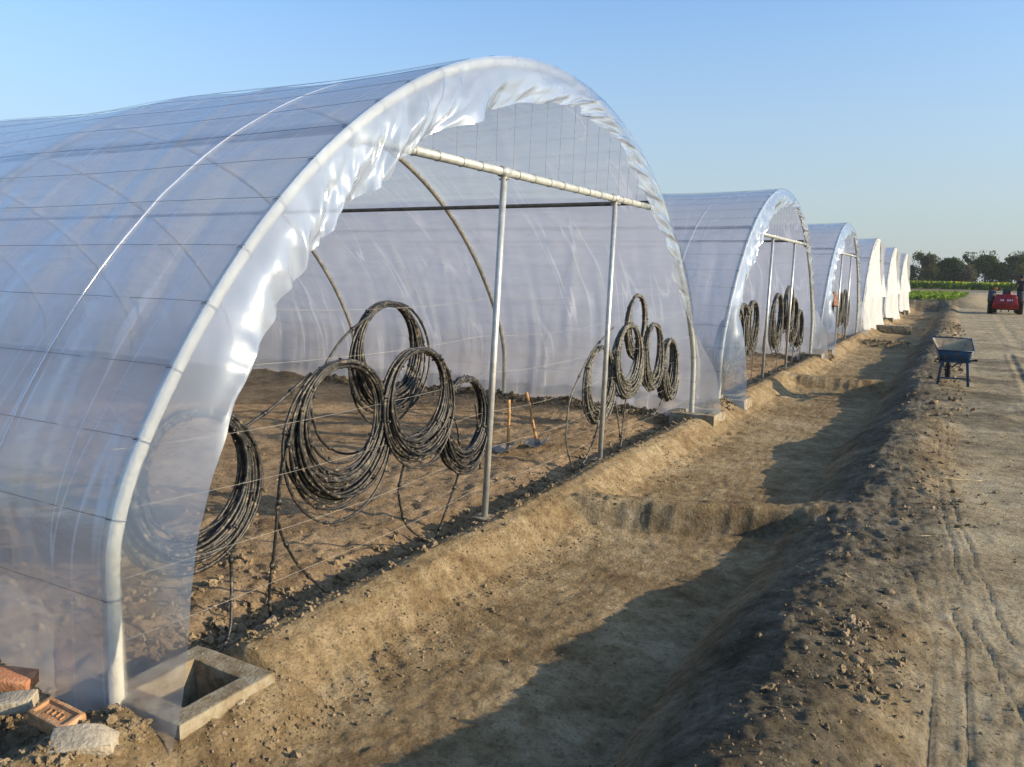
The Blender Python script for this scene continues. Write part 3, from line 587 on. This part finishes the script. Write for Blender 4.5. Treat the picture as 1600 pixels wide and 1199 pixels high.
# ---------------------------------------------------------------- concrete boxes at the tunnel feet
def concrete_box(x0, y0, sc, label, ztop=.0, rz=0, lab_nub=False):
    bm = bmesh.new(); o_, i_ = .28*sc, .165*sc; zb = -.5
    ring = lambda r, z_: [bm.verts.new((sx*r, sy*r, z_)) for sx, sy in ((-1, -1), (1, -1), (1, 1), (-1, 1))]
    a_, b_, c_, d_ = ring(o_*1.03, zb), ring(o_, ztop), ring(i_, ztop), ring(i_*.93, zb+.08)
    for p, q in ((a_, b_), (b_, c_), (c_, d_)):
        for k in range(4): bm.faces.new((p[k], p[(k+1) % 4], q[(k+1) % 4], q[k]))
    bm.faces.new(d_); bm.faces.new(a_[::-1])
    bmesh.ops.subdivide_edges(bm, edges=[e_ for e_ in bm.edges if e_.calc_length() > .15], cuts=7, use_grid_fill=True)
    ed = [e_ for e_ in bm.edges if e_.calc_face_angle(0) > .6 and e_.verts[0].co.z > ztop-.01 and e_.verts[1].co.z > ztop-.01]
    bmesh.ops.bevel(bm, geom=ed, offset=.009, segments=2, affect='EDGES', profile=.5)
    for q in bm.verts:
        n1 = vnoise(np.array([q.co.x*9+x0*3]), np.array([q.co.y*9+q.co.z*7+y0]))[0]; q.co += Vector((q.co.x, q.co.y, 0))*.018*n1; q.co.z += .006*n1
    m = MB(); m.bm(bm)
    if lab_nub: m.box((o_+.008, .05, -.06), (.03, .05, .045), bev=.01)
    o = auto(m.build('concrete_box', CONC), 35); o.location = (x0, y0, 0); o.rotation_euler.z = rz
    tag(o, label, 'concrete box', 'square concrete boxes at the tunnel feet')
concrete_box(.155, 2.455, 1, 'biggest looking open concrete box in the foreground under the film flap', .0, 0, True)
concrete_box(.10, 11.34, 1.15, 'open concrete box at the right foot of the nearest tunnel', .07)
concrete_box(.14, 13.12, 1, 'open concrete box at the left foot of the second tunnel', .05)
concrete_box(.05, 22.0, 1, 'open concrete box at the right foot of the second tunnel', .08)
concrete_box(.10, 23.72, .9, 'small open concrete box at the left foot of the third tunnel', .06)
for (x0, y0, l) in ((.22, 44.9, 'tiny concrete box at the foot of the first curtain beyond the slab'), (.22, 54.6, 'tiny concrete box just before the last tunnel'), (.3, 57.2, 'farthest tiny concrete box, under the curtain of the last tunnel')): concrete_box(x0, y0, .9, l, .1)
m = MB(); m.box((0, 0, 0), (1.35, .5, .34), bev=.02); o = auto(m.build('concrete_slab', CONC)); o.location = (.98, 37.0, -.04); o.rotation_euler.z = .12
tag(o, 'long low concrete slab lying across the trench before the white curtains', 'slab')

# ---------------------------------------------------------------- bricks, bottom left
def brick(loc, rot, d, mat, label, frog=False, chip=0., seed=0):
    bm = bmesh.new(); bmesh.ops.create_cube(bm, size=1)
    for q in bm.verts: q.co = Vector((q.co.x*d[0], q.co.y*d[1], q.co.z*d[2]))
    top = max(bm.faces, key=lambda f: f.calc_center_median().z)
    if frog:
        r = bmesh.ops.inset_region(bm, faces=[top], thickness=.026); r = bmesh.ops.inset_region(bm, faces=[top], thickness=.006)
        for q in top.verts: q.co.z -= .014
    bmesh.ops.bevel(bm, geom=[e_ for e_ in bm.edges if e_.calc_face_angle(0) > .5], offset=.006, segments=2, affect='EDGES', profile=.5)
    bmesh.ops.triangulate(bm, faces=[f for f in bm.faces if len(f.verts) > 4])
    bmesh.ops.subdivide_edges(bm, edges=[e_ for e_ in bm.edges if e_.calc_length() > .02], cuts=3, use_grid_fill=True)
    for q in bm.verts:
        n1 = float(fbm(np.array([q.co.x*22+seed]), np.array([q.co.y*22+q.co.z*18]), 3)[0]); q.co *= 1+.05*n1
        if chip and q.co.x+q.co.y*.6 > d[0]*.32: q.co.z -= chip*(q.co.x+q.co.y*.6-d[0]*.32)*2; q.co.x -= chip*.15*(q.co.x-d[0]*.3)
    m = MB(); m.bm(bm)
    if frog:
        for i in range(4): m.box((-.045+.03*i, random.uniform(-.004, .004), d[2]/2-.011), (.007, .034-.008*(i % 2), .008), bev=.002)
        m.box((0, .013, d[2]/2-.011), (.1, .005, .006), bev=.001)
    o = auto(m.build('brick', mat), 45); o.location = loc; o.rotation_euler = rot; tag(o, label, 'brick', 'bricks lying beside the tunnel foot')
brick((-.55, 1.99, .03), (.15, .12, .55), (.24, .115, .07), BRICK, 'bright orange red brick, farthest left of the pile')
brick((-.34, 1.91, .015), (.1, -.05, .65), (.16, .10, .06), PALE, 'small grey half brick between the two red bricks')
brick((-.04, 1.92, .02), (.16, .08, .05), (.235, .115, .075), BRICKD, 'brown brick with a stamped hollow in its top', frog=True)
brick((.23, 1.87, .02), (.35, -.05, .75), (.25, .13, .09), PALE, 'pale mortar covered broken brick nearest the concrete box', chip=.5, seed=4)

# ---------------------------------------------------------------- two hoes on the soil inside
def hoe(loc, rz, lean, label, ln=.62):
    t = empty('hoe', loc, rz)
    m = MB(); P = [(0, 0, .02), (lean[0]*.35, lean[1]*.35, ln*.35), (lean[0]*.7+.008, lean[1]*.7, ln*.7), (lean[0], lean[1], ln)]
    m.tube(P, np.array([.023, .018, .017, .02]), 10); m.build('handle', WOOD, t)
    nu, nv = 12, 9; Uu, Vv = np.meshgrid(np.linspace(-1, 1, nu), np.linspace(0, 1, nv), indexing='ij')
    xs = Uu*.15*(1-.12*Vv); ys = -.14+.22*Vv; zs = .012+.11*np.abs(Uu)**1.8*(Uu > 0)+.045*np.abs(Uu)**2*(Uu <= 0)+.02*Vv
    b = mesh_np('blade', np.stack([xs, ys, zs], -1).reshape(-1, 3), grid_faces(nu, nv), BLADE, t); s_ = b.modifiers.new('thickness', 'SOLIDIFY'); s_.thickness = .006
    m = MB(); m.cyl((0, 0, -.0), (lean[0]*.1, lean[1]*.1, .09), .029, 12); m.build('socket', BLADE, t)
    tag(t, label, 'hoe', 'hoes left on the soil')
hoe((-1.18, 8.0, Hs(-1.18, 8.0)+.01), -.25, (-.02, .02), 'left hoe with its wooden handle standing upright, blade flat on the soil')
hoe((-1.02, 8.45, Hs(-1.02, 8.45)+.01), .25, (-.17, .05), 'right hoe with its wooden handle leaning to the left', .64)

# ---------------------------------------------------------------- wheelbarrow on the bank
BLUE = simple('chipped_blue_paint', (.03, .12, .24), rough=.45, scale=9, bump=.15, stops=[(.36, (.07, .055, .035)), (.46, (.010, .038, .075)), (.7, (.014, .062, .125))])
TRAYIN = simple('mud_crusted_tray', (.3, .25, .17), rough=.9, scale=9, bump=.6, stops=[(.3, (.20, .09, .05)), (.48, (.30, .25, .17)), (.7, (.38, .33, .22))])
TYRE = simple('black_rubber', (.025, .025, .027), rough=.8, bump=.5)
def wheelbarrow(loc, rz):
    t = empty('wheelbarrow', loc, rz); t.scale = (.93, .93, .93)   # local +y points away from the camera, towards the wheel
    # tray: shell with flared sides; rear (handle end) shallow slope
    bot = [(-.24, -.27, .43), (.24, -.27, .43), (.20, .34, .42), (-.20, .34, .42)]; top = [(-.30, -.34, .655), (.30, -.34, .655), (.35, .66, .84), (-.35, .66, .84)]
    bm = bmesh.new(); B = [bm.verts.new(p) for p in bot]; T = [bm.verts.new(p) for p in top]
    bm.faces.new(B)
    for k in range(4): bm.faces.new((B[k], B[(k+1) % 4], T[(k+1) % 4], T[k]))
    bmesh.ops.bevel(bm, geom=[e_ for e_ in bm.edges if len(e_.link_faces) == 2], offset=.05, segments=4, affect='EDGES', profile=.5)
    bmesh.ops.recalc_face_normals(bm, faces=bm.faces)
    m = MB(); m.bm(bm); tr = m.build('tray', BLUE, t); s_ = tr.modifiers.new('thickness', 'SOLIDIFY'); s_.thickness = .006; s_.offset = 0
    # crust of dry mud inside
    bm = bmesh.new(); B = [bm.verts.new((p[0]*.95, p[1]*.95+.003, p[2]+.012)) for p in bot]; T = [bm.verts.new((p[0]*.965, p[1]*.965, p[2]-.012)) for p in top]
    bm.faces.new(B)
    for k in range(4): bm.faces.new((B[k], B[(k+1) % 4], T[(k+1) % 4], T[k]))
    bmesh.ops.bevel(bm, geom=[e_ for e_ in bm.edges if len(e_.link_faces) == 2], offset=.05, segments=4, affect='EDGES', profile=.5)
    m = MB(); m.bm(bm); m.build('mud_lining', TRAYIN, t)
    m = MB(); P = [(.303, -.343, .658), (.353, .663, .843), (-.353, .663, .843), (-.303, -.343, .658)]
    for a_, b_ in zip(P, P[1:]+P[:1]): m.cyl(a_, b_, .010, 8)
    m.build('rim', BLUE, tr)
    for s in (-1, 1):
        m = MB(); m.tube([(s*.31, -.62, .52), (s*.29, -.42, .50), (s*.23, 0, .43), (s*.12, .5, .34), (s*.07, .78, .24)], .018, 10); h = m.build('handle', BLUE, t)
        m = MB(); m.cyl((s*.315, -.67, .522), (s*.305, -.54, .512), .023, 10); m.build('grip', TYRE, h)
        m = MB(); m.box((s*.235, -.26, .215), (.045, .045, .47), Matrix.Rotation(s*-.10, 3, 'Y'), .004); m.build('leg', BLUE, t)
        m = MB(); m.tube([(s*.15, .10, .40), (s*.14, .2, .30), (s*.10, .35, .30)], .010, 8); m.build('brace', BLUE, t)
    m = MB(); m.box((0, -.27, .13), (.44, .022, .03), bev=.003); m.build('crosspiece', BLUE, t)
    m = MB(); m.box((0, -.25, .445), (.52, .05, .04), bev=.004); m.build('crosspiece', BLUE, t)
    wz = .19; th = np.linspace(0, 2*np.pi, 37); wh = empty('wheel', (0, .74, wz)); wh.parent = t
    m = MB(); m.tube(np.stack([0*th, .145*np.cos(th), .145*np.sin(th)], 1), .045, 12, False); m.build('tyre', TYRE, wh)
    m = MB(); m.cyl((-.03, 0, 0), (.03, 0, 0), .11, 24); m.cyl((-.08, 0, 0), (.08, 0, 0), .014, 10); m.build('rim', BLUE, wh)
    tag(t, 'blue wheelbarrow with a mud crusted tray parked on the bank', 'wheelbarrow')
wheelbarrow((3.28, 16.25, Hs(3.28, 16.3)+.02), .10)

# ---------------------------------------------------------------- tractor, seen from behind, and the person on its mudguard
RED = simple('tractor_red', (.27, .014, .018), rough=.55, var=.45, scale=4, bump=.05)
DMET = simple('greasy_dark_metal', (.05, .05, .05), rough=.6, metal=.3)
RIMY = simple('cream_rim_paint', (.6, .55, .38), rough=.5)
WHT = simple('white_paint', (.75, .74, .70), rough=.5)
LAMPO = simple('orange_lens', (.7, .14, .03), rough=.3)
def wheel(parent, x_, y_, r, wd):
    w_ = empty('wheel', (x_, y_, r)); w_.parent = parent; n = 40; th = np.arange(n+1)*2*np.pi/n
    prof = [(-.5, .62), (-.52, .82), (-.47, .96), (-.3, 1.0), (.3, 1.0), (.47, .96), (.52, .82), (.5, .62)]
    v = np.array([[(p[0]*wd, r*p[1]*math.cos(a_), r*p[1]*math.sin(a_)) for p in prof] for a_ in th]).reshape(-1, 3)
    m = MB(); m.add(v, grid_faces(n+1, len(prof)))
    for i in range(22):
        a_ = i*2*math.pi/22
        for s in (-1, 1):
            a2 = a_+(.07 if s > 0 else 0); m.box((s*wd*.24, r*1.0*math.cos(a2), r*1.0*math.sin(a2)), (wd*.46, .05, .05), Matrix.Rotation(a2, 3, 'X')@Matrix.Rotation(s*.5, 3, 'Z'))
    m.build('tyre', TYRE, w_)
    m = MB(); m.cyl((-wd*.3, 0, 0), (wd*.3, 0, 0), r*.62, 28); m.cyl((-wd*.45, 0, 0), (wd*.45, 0, 0), r*.16, 14); m.build('rim', RIMY, w_)
def tractor(loc, rz):
    t = empty('tractor', loc, rz); t.scale = (.95, .95, .95)     # +y is forward (away from the camera)
    for s in (-1, 1): wheel(t, s*.80, 0, .70, .34)
    for s in (-1, 1): wheel(t, s*.60, 2.05, .40, .20)
    m = MB(); m.box((0, .9, .85), (.42, 2.3, .5), bev=.06); m.build('engine_block', DMET, t)
    m = MB(); m.box((0, 1.75, 1.22), (.52, 1.3, .42), bev=.10); m.build('bonnet', RED, t)
    # seed/fertiliser hopper carried at the back
    bm = bmesh.new(); pr = [(-.30, .35), (-.62, .38), (-.74, .62), (-.50, 1.25), (.0, 1.25), (.0, .35)]
    m = MB()
    for xx, sc in ((0, 1),):
        W = [(-.68, .68)]; vv = []
        for x_ in (-.70, .70):
            for (yy, zz) in pr: vv.append((x_*(.78 if zz > 1.0 else 1.0), yy-.62+.0, zz))
        F4 = [[i, (i+1) % 6, (i+1) % 6+6, i+6] for i in range(6)]
    for p in vv: bm.verts.new(p)
    bm.verts.ensure_lookup_table()
    for f in F4: bm.faces.new([bm.verts[i] for i in f])
    bm.faces.new([bm.verts[i] for i in range(6)][::-1]); bm.faces.new([bm.verts[i+6] for i in range(6)])
    bmesh.ops.recalc_face_normals(bm, faces=bm.faces)
    bmesh.ops.bevel(bm, geom=bm.edges[:], offset=.03, segments=2, affect='EDGES', profile=.5)
    m = MB(); m.bm(bm); hp_ = auto(m.build('rear_box', RED, t))
    m = MB()
    for x_ in (-.26, -.19, -.12, .10, .17, .24, .34): m.box((x_, -1.285, .90), (.045, .012, .10), Matrix.Rotation(-.35, 3, 'X'), .002)
    m.build('faded_white_marks', WHT, hp_)
    m = MB(); m.box((-.25, -1.36, .66), (.1, .05, .1), bev=.01); m.box((.27, -1.36, .66), (.1, .05, .1), bev=.01); m.build('bracket', DMET, hp_)
    m = MB()
    for x_ in (-.5, -.2, .2, .5): m.cyl((x_, -1.0, .40), (x_, -.95, .17), .03, 8)
    m.box((0, -.95, .33), (1.2, .1, .07), bev=.01); m.build('drawbar', DMET, t)
    for s in (-1, 1):
        a_ = np.linspace(.1, 2.5, 16); nu = 2; v = np.array([[(s*x_, -.78*math.cos(q)*1.0, .70+.78*math.sin(q)) for x_ in (.60, 1.0)] for q in a_]).reshape(-1, 3)
        f = mesh_np('mudguard', v, grid_faces(16, 2), DMET, t); s_ = f.modifiers.new('thickness', 'SOLIDIFY'); s_.thickness = .02
    m = MB(); m.box((0, 0, 0), (.16, .10, .14), bev=.03); l = m.build('lamp', LAMPO, t); l.location = (-.62, -.12, 1.60)
    m = MB(); m.box((0, -.05, 1.20), (.46, .40, .10), bev=.04); m.box((0, -.26, 1.40), (.44, .08, .34), bev=.035); m.build('seat', DMET, t)
    th = np.linspace(0, 2*np.pi, 25); m = MB(); m.tube(np.stack([.19*np.cos(th), .62+.06*np.sin(th), 1.50+.18*np.sin(th)], 1), .014, 8, False); m.cyl((0, .62, 1.5), (0, .85, 1.2), .02, 8); m.build('steering_wheel', DMET, t)
    m = MB(); m.tube([(.2, 1.5, 1.4), (.2, 1.5, 2.05), (.2, 1.46, 2.15)], .035, 10); m.build('exhaust_pipe', DMET, t)
    tag(t, 'red tractor standing on the dirt track seen from behind', 'tractor')
TX, TY = 5.80, 57.0; TZ = Hs(TX, TY)
tractor((TX, TY, TZ), -.06)

def person(loc, rz, label):
    SK = simple('skin', (.20, .11, .07), rough=.6); DC = simple('dark_clothes', (.022, .024, .03), rough=.9); HR = simple('black_hair', (.01, .009, .008), rough=.8)
    J = [((0, 0, 0), .125, -1), ((0, -.02, .20), .12, 0), ((0, -.01, .40), .15, 1), ((0, .0, .50), .08, 2), ((0, .02, .58), .055, 3), ((0, .03, .66), .085, 4), ((0, .03, .76), .088, 5), ((0, .02, .82), .05, 6),
         ((-.18, -.01, .46), .065, 2), ((-.24, .08, .24), .047, 8), ((-.16, .28, .10), .036, 9), ((-.14, .35, .08), .03, 10),
         ((.18, -.01, .46), .065, 2), ((.25, .06, .24), .047, 12), ((.17, .26, .10), .036, 13), ((.15, .33, .08), .03, 14),
         ((-.10, .05, -.02), .10, 0), ((-.12, .44, .02), .075, 16), ((-.12, .42, -.40), .05, 17), ((-.12, .54, -.44), .04, 18),
         ((.10, .05, -.02), .10, 0), ((.12, .44, .02), .075, 20), ((.12, .42, -.40), .05, 21), ((.12, .54, -.44), .04, 22)]
    me = bpy.data.meshes.new('person'); me.from_pydata([j[0] for j in J], [(j[2], i) for i, j in enumerate(J) if j[2] >= 0], [])
    o = bpy.data.objects.new('person', me); C.objects.link(o); o.modifiers.new('skin', 'SKIN'); sb = o.modifiers.new('sub', 'SUBSURF'); sb.levels = 1; sb.render_levels = 1
    for i, j in enumerate(J): me.skin_vertices[0].data[i].radius = (j[1], j[1]*.85)
    me.skin_vertices[0].data[0].use_root = True
    # skin shows on the head, neck and hands, dark clothes elsewhere: by height in the material
    m, n, out = newmat('clothed_body'); L = n.links.new; tc = N(n, 'ShaderNodeTexCoord'); sp = N(n, 'ShaderNodeSeparateXYZ'); L(tc.outputs['Object'], sp.inputs[0])
    g = N(n, 'ShaderNodeMath', operation='GREATER_THAN'); g.inputs[1].default_value = .52; L(sp.outputs[2], g.inputs[0])
    mx = N(n, 'ShaderNodeMix', data_type='RGBA'); mx.inputs[6].default_value = (.022, .024, .03, 1); mx.inputs[7].default_value = (.20, .11, .07, 1); L(g.outputs[0], mx.inputs[0])
    b = N(n, 'ShaderNodeBsdfPrincipled', i_Roughness=.8); L(mx.outputs[2], b.inputs['Base Color']); L(b.outputs[0], out.inputs[0]); me.materials.append(m)
    o.location = loc; o.rotation_euler.z = rz
    h = MB(); bm = bmesh.new(); bmesh.ops.create_uvsphere(bm, u_segments=16, v_segments=10, radius=.105)
    for q in bm.verts:
        q.co = Vector((q.co.x, q.co.y*1.08-.008, q.co.z*1.02+.755))
        if q.co.z < .72 and q.co.y > 0: q.co.y *= .3; q.co.z = .72
    h.bm(bm); h.build('hair', HR, o)
    for s in (-1, 1):
        hnd = MB(); bx = s*.145
        hnd.tube([(bx, .33, .08), (bx, .38, .075), (bx, .42, .07)], np.array([.028, .036, .03]), 8)
        for k in range(4): hnd.tube([(bx-.027+.018*k, .41, .07), (bx-.027+.018*k, .455-.006*abs(k-1.5), .06), (bx-.027+.018*k, .475-.006*abs(k-1.5), .035)], .0085, 6)
        hnd.tube([(bx-s*.028, .37, .07), (bx-s*.05, .40, .06), (bx-s*.052, .43, .05)], .010, 6); hnd.build('hand', SK, o)
    tag(o, label, 'person'); return o
person((TX+.68, TY-.10, TZ+1.50), -.06, 'person in dark clothes sitting on the right mudguard of the red tractor')

# ---------------------------------------------------------------- planted bed, far field
def leaf_mat(name, a_, b_, sc=.6):
    m, n, out = newmat(name); L = n.links.new
    g = N(n, 'ShaderNodeNewGeometry'); tc = N(n, 'ShaderNodeTexCoord'); ns = N(n, 'ShaderNodeTexNoise', i_Scale=sc, i_Detail=3.0); L(tc.outputs['Object'], ns.inputs['Vector'])
    ad = N(n, 'ShaderNodeMath', operation='MULTIPLY_ADD'); ad.inputs[1].default_value = .5; L(g.outputs['Random Per Island'], ad.inputs[0])
    mu = N(n, 'ShaderNodeMath', operation='MULTIPLY'); mu.inputs[1].default_value = .5; L(ns.outputs[0], mu.inputs[0]); L(mu.outputs[0], ad.inputs[2])
    r = ramp(n, [(.2, a_), (.8, b_)]); L(ad.outputs[0], r.inputs[0])
    d = N(n, 'ShaderNodeBsdfDiffuse'); t = N(n, 'ShaderNodeBsdfTranslucent'); L(r.outputs[0], d.inputs[0]); L(r.outputs[0], t.inputs[0])
    mx = N(n, 'ShaderNodeMixShader', i_0=.3); L(d.outputs[0], mx.inputs[1]); L(t.outputs[0], mx.inputs[2]); L(mx.outputs[0], out.inputs[0]); return m
def leaves(P, size, up=0., aspect=1.):
    """one quad per point, random orientation"""
    n = len(P); d = rng.standard_normal((n, 3)); d[:, 2] += up; d /= np.linalg.norm(d, axis=1)[:, None]
    e_ = np.cross(d, rng.standard_normal((n, 3))); e_ /= np.linalg.norm(e_, axis=1)[:, None]
    s = (np.asarray(size)*rng.uniform(.6, 1.3, n))[:, None]; d = d*s*aspect; e_ = e_*s*.5
    v = np.stack([P-d*.5, P+e_, P+d*.5, P-e_], 1).reshape(-1, 3); f = np.arange(4*n).reshape(n, 4); return v, f
def zfar(x_, y_): return height(x_, y_, False)
n = 9000; bx = rng.uniform(-14, 4.2, n); by = rng.uniform(67.5, 101, n); ok = bx < 3.0+.03*(by-67); bx, by = bx[ok], by[ok]
bx2 = np.round(bx/.5)*.5+rng.normal(0, .1, len(bx)); P = np.stack([bx2, by, zfar(bx2, by)+rng.uniform(.02, .25, len(bx))], 1)
v, f = leaves(P, .30, .6, 1.1)
tag(mesh_np('seedling_rows', v, f, leaf_mat('fresh_green_leaves', (.09, .16, .03), (.25, .34, .06)), smooth=False), 'bright green low crop on the raised bed beyond the last tunnel', 'crop', kind='stuff')
n = 26000; bx = rng.uniform(-70, 90, n); by = 178+rng.random(n)**1.6*62; hz = rng.random(n)**.7
P = np.stack([bx, by, zfar(bx, by)+hz*1.25], 1); v, f = leaves(P, .55, 1.2, 1.5)
tag(mesh_np('field_crop', v, f, leaf_mat('field_green', (.06, .12, .025), (.16, .24, .04), .15), smooth=False), 'tall green field crop in a band before the trees', 'crop', kind='stuff')
n = 7000; bx = rng.uniform(-70, 90, n); by = 178+rng.random(n)**1.4*62
P = np.stack([bx, by, zfar(bx, by)+rng.uniform(1.05, 1.45, n)+.15*fbm(bx*.3, by*.1, 2)], 1); v, f = leaves(P, .38, .8, 1.)
tag(mesh_np('crop_flowers', v, f, leaf_mat('yellow_bloom', (.20, .26, .03), (.55, .50, .04), .2), smooth=False), 'yellow blooming tops of the field crop before the trees', 'flowers', kind='stuff')
P = np.stack([np.linspace(-60, 70, 60), 128+0*np.linspace(0, 1, 60), zfar(np.linspace(-60, 70, 60), np.full(60, 128.))+.0], 1)
m = MB(); v = np.concatenate([P+[0, -2.2, .03], P+[0, 2.2, .03]]); v[:, 1] += np.tile(.5*fbm(P[:, 0]*.1, P[:, 0]*0, 2), 2)
i = np.arange(59); pth = mesh_np('path', v, np.stack([i, i+1, i+61, i+60], 1), simple('pale_path_dust', (.50, .46, .38), rough=.95, scale=.5)); tag(pth, 'pale dusty path crossing before the far field', None, None, 'structure')

# ---------------------------------------------------------------- trees beyond the field
BARK = simple('bark', (.10, .075, .05), rough=.95, scale=6)
LM = {'dark': leaf_mat('dark_foliage', (.018, .040, .012), (.055, .095, .022), .35), 'olive': leaf_mat('olive_foliage', (.045, .055, .022), (.12, .13, .05), .35), 'mid': leaf_mat('mid_foliage', (.028, .050, .015), (.085, .12, .03), .35), 'gray': leaf_mat('sparse_grey_foliage', (.07, .065, .04), (.15, .14, .09), .35)}
def tree(x_, y_, hgt, wid, kind, label, seed, dens=1., low=.12, dome=False, lobes=15):
    r = np.random.default_rng(seed); z0 = float(zfar(np.array([x_]), np.array([y_]))[0])
    t = empty('tree', (x_, y_, z0))
    m = MB(); lean = r.normal(0, .3, 2); m.tube([(0, 0, -.2), (lean[0]*.3, lean[1]*.3, hgt*.2), (lean[0], lean[1], hgt*.45), (lean[0]*1.4, lean[1]*1.4, hgt*.8)], np.array([.32, .25, .17, .05])*hgt/10, 8)
    cen = []
    for k in range(lobes):
        a_ = r.uniform(0, 6.28); q = r.random()**.5; zz = r.uniform(low+.12, .92); env = math.sqrt(max(.05, 1-((zz-.5)/.52)**2)) if not dome else math.sqrt(max(.05, 1-zz**2.2))
        c_ = np.array([math.cos(a_)*q*wid*.40*env, math.sin(a_)*q*wid*.40*env, zz*hgt*.93]); rad = wid*r.uniform(.11, .24)*(1.1-.5*abs(zz-.5)); cen.append((c_, rad))
        s0 = np.array([lean[0]*zz, lean[1]*zz, hgt*zz*.55]); m.tube([s0, (s0+c_)/2+[0, 0, .1], c_], np.array([.10, .07, .03])*hgt/10, 6)
    m.build('trunk', BARK, t); P = []
    for c_, rad in cen:
        n_ = int(330*dens*(rad/(wid*.17))**2); d = r.standard_normal((n_, 3)); d /= np.linalg.norm(d, axis=1)[:, None]
        rr_ = rad*(r.random(n_)**.45)*(1+.35*r.standard_normal(n_)*.5); q = c_+d*rr_[:, None]*[1, 1, .85]; P.append(q)
    n_ = int(500*dens); a_ = r.uniform(0, 6.28, n_); zz = r.uniform(low, .95, n_); env = np.sqrt(np.maximum(.05, 1-((zz-.5)/.52)**2)) if not dome else np.sqrt(np.maximum(.05, 1-zz**2.2)); q = r.random(n_)**.4*wid*.47*env
    P.append(np.stack([np.cos(a_)*q, np.sin(a_)*q, zz*hgt], 1)); P = np.concatenate(P); P = P[P[:, 2] > low*hgt*.6]
    v, f = leaves(P, .42*max(1, wid/9)**.5); mesh_np('crown', v, f, LM[kind], t, smooth=False)
    tag(t, label, 'tree', 'trees beyond the far field')
TREES = [(-10.0, 262, 6.3, 3.4, 'mid', 'small dark tree right beside the last tunnel end', 1.2, .05, False, 9),
         (-6.0, 262, 10.0, 8.4, 'olive', 'olive tree with sky showing through, leftmost of the large trees', .55, .22, False, 16),
         (.7, 256, 8.6, 9.6, 'dark', 'dark green domed tree between the olive tree and the tall pair', 1.5, .0, True, 20),
         (5.3, 270, 10.6, 6.2, 'dark', 'dark rounded crown left half of the tall pair behind the thin pale tree', 1.1, .1, False, 14),
         (9.4, 262, 10.8, 7.2, 'mid', 'tallest mid green tree in the middle, ragged top', .9, .1, False, 17),
         (5.0, 252, 6.6, 5.0, 'gray', 'thin greyish bare looking tree in front of the dark pair', .35, .15, False, 11),
         (17.2, 260, 10.6, 9.5, 'olive', 'broad olive brown tree behind the tractor', .9, .08, False, 18),
         (22.5, 262, 9.8, 8.0, 'mid', 'tree at the right edge of the picture', 1, .05, False, 14),
         (-3.2, 276, 7.0, 9.0, 'dark', 'low dark tree filling the gap right of the olive tree', 1.0, .0, True, 14),
         (13.2, 274, 7.4, 8.0, 'dark', 'low dark tree filling the gap left of the broad olive brown tree', 1.1, .0, True, 14),
         (30.0, 262, 10.2, 10.0, 'olive', 'tree standing out of frame to the right of the row', .8, .1, False, 14)]
for i, (x_, y_, h_, w_, kd, lb, dn, lw, dm, lo_) in enumerate(TREES): tree(x_, y_, h_, w_, kd, lb, 60+i, dn, lw, dm, lo_)
n = 9000; bx = rng.uniform(-90, 110, n); by = rng.uniform(246, 262, n); P = np.stack([bx, by, .4+rng.random(n)*2.6*(.6+.5*fbm(bx*.15, by*0, 2))], 1); v, f = leaves(P, .6)
tag(mesh_np('undergrowth', v, f, LM['mid'], smooth=False), 'dark undergrowth in a band under the far trees', 'bushes', kind='stuff')

# ---------------------------------------------------------------- straw and dry stalks on the track
STRAW = simple('dry_straw', (.52, .42, .24), rough=.8)
for k, (x_, y_, ln, rz, l) in enumerate([(3.42, 8.85, .42, .35, 'longest pale dry stalk lying across the wheel tracks'), (3.2, 6.6, .16, .2, 'short dry stalk on the bank edge before the longest one'), (3.95, 6.2, .22, -.3, 'thin dry stalk on the smooth part of the track')]):
    m = MB(); t = np.linspace(-.5, .5, 9); xs = x_+t*ln*math.cos(rz); ys = y_+t*ln*math.sin(rz)*1.2+.01*np.sin(t*7)
    m.tube(np.stack([xs, ys, height(xs, ys)+.012+.01*np.abs(t)], 1), .0045, 5); tag(m.build('dry_stalk', STRAW), l, 'stalk', 'dry stalks on the track')
for k, (x_, y_, s_, l) in enumerate([(2.98, 4.05, .035, 'tan stone on the bank, the nearer of two'), (3.05, 5.15, .035, 'tan stone on the bank, the farther of two'), (.33, 1.93, .04, 'flat tan stone in front of the concrete box')]):
    v0, f0 = ico(3); v0 = v0*(1+.14*fbm(v0[:, 0:1]*2+k, v0[:, 1:2]*2+v0[:, 2:3], 3))*[s_, s_*.8, s_*.6]; o = mesh_np('stone', v0, f0, CLOD); o.location = (x_, y_, Hs(x_, y_)+s_*.3); tag(o, l, 'stone')

# ---------------------------------------------------------------- thin dusty air
m = MB(); m.box((0, 1340, 6.6), (2700, 2760, 16.4)); hz_ = m.build('haze', None, smooth=False)
hm, n, out = newmat('thin_haze'); pv = N(n, 'ShaderNodeVolumePrincipled'); pv.inputs['Density'].default_value = .00018; pv.inputs['Color'].default_value = (.80, .86, .92, 1); pv.inputs['Anisotropy'].default_value = .2
n.links.new(pv.outputs[0], out.inputs['Volume']); hz_.data.materials.append(hm); tag(hz_, 'thin dusty haze in the air over the field', 'haze', kind='stuff')
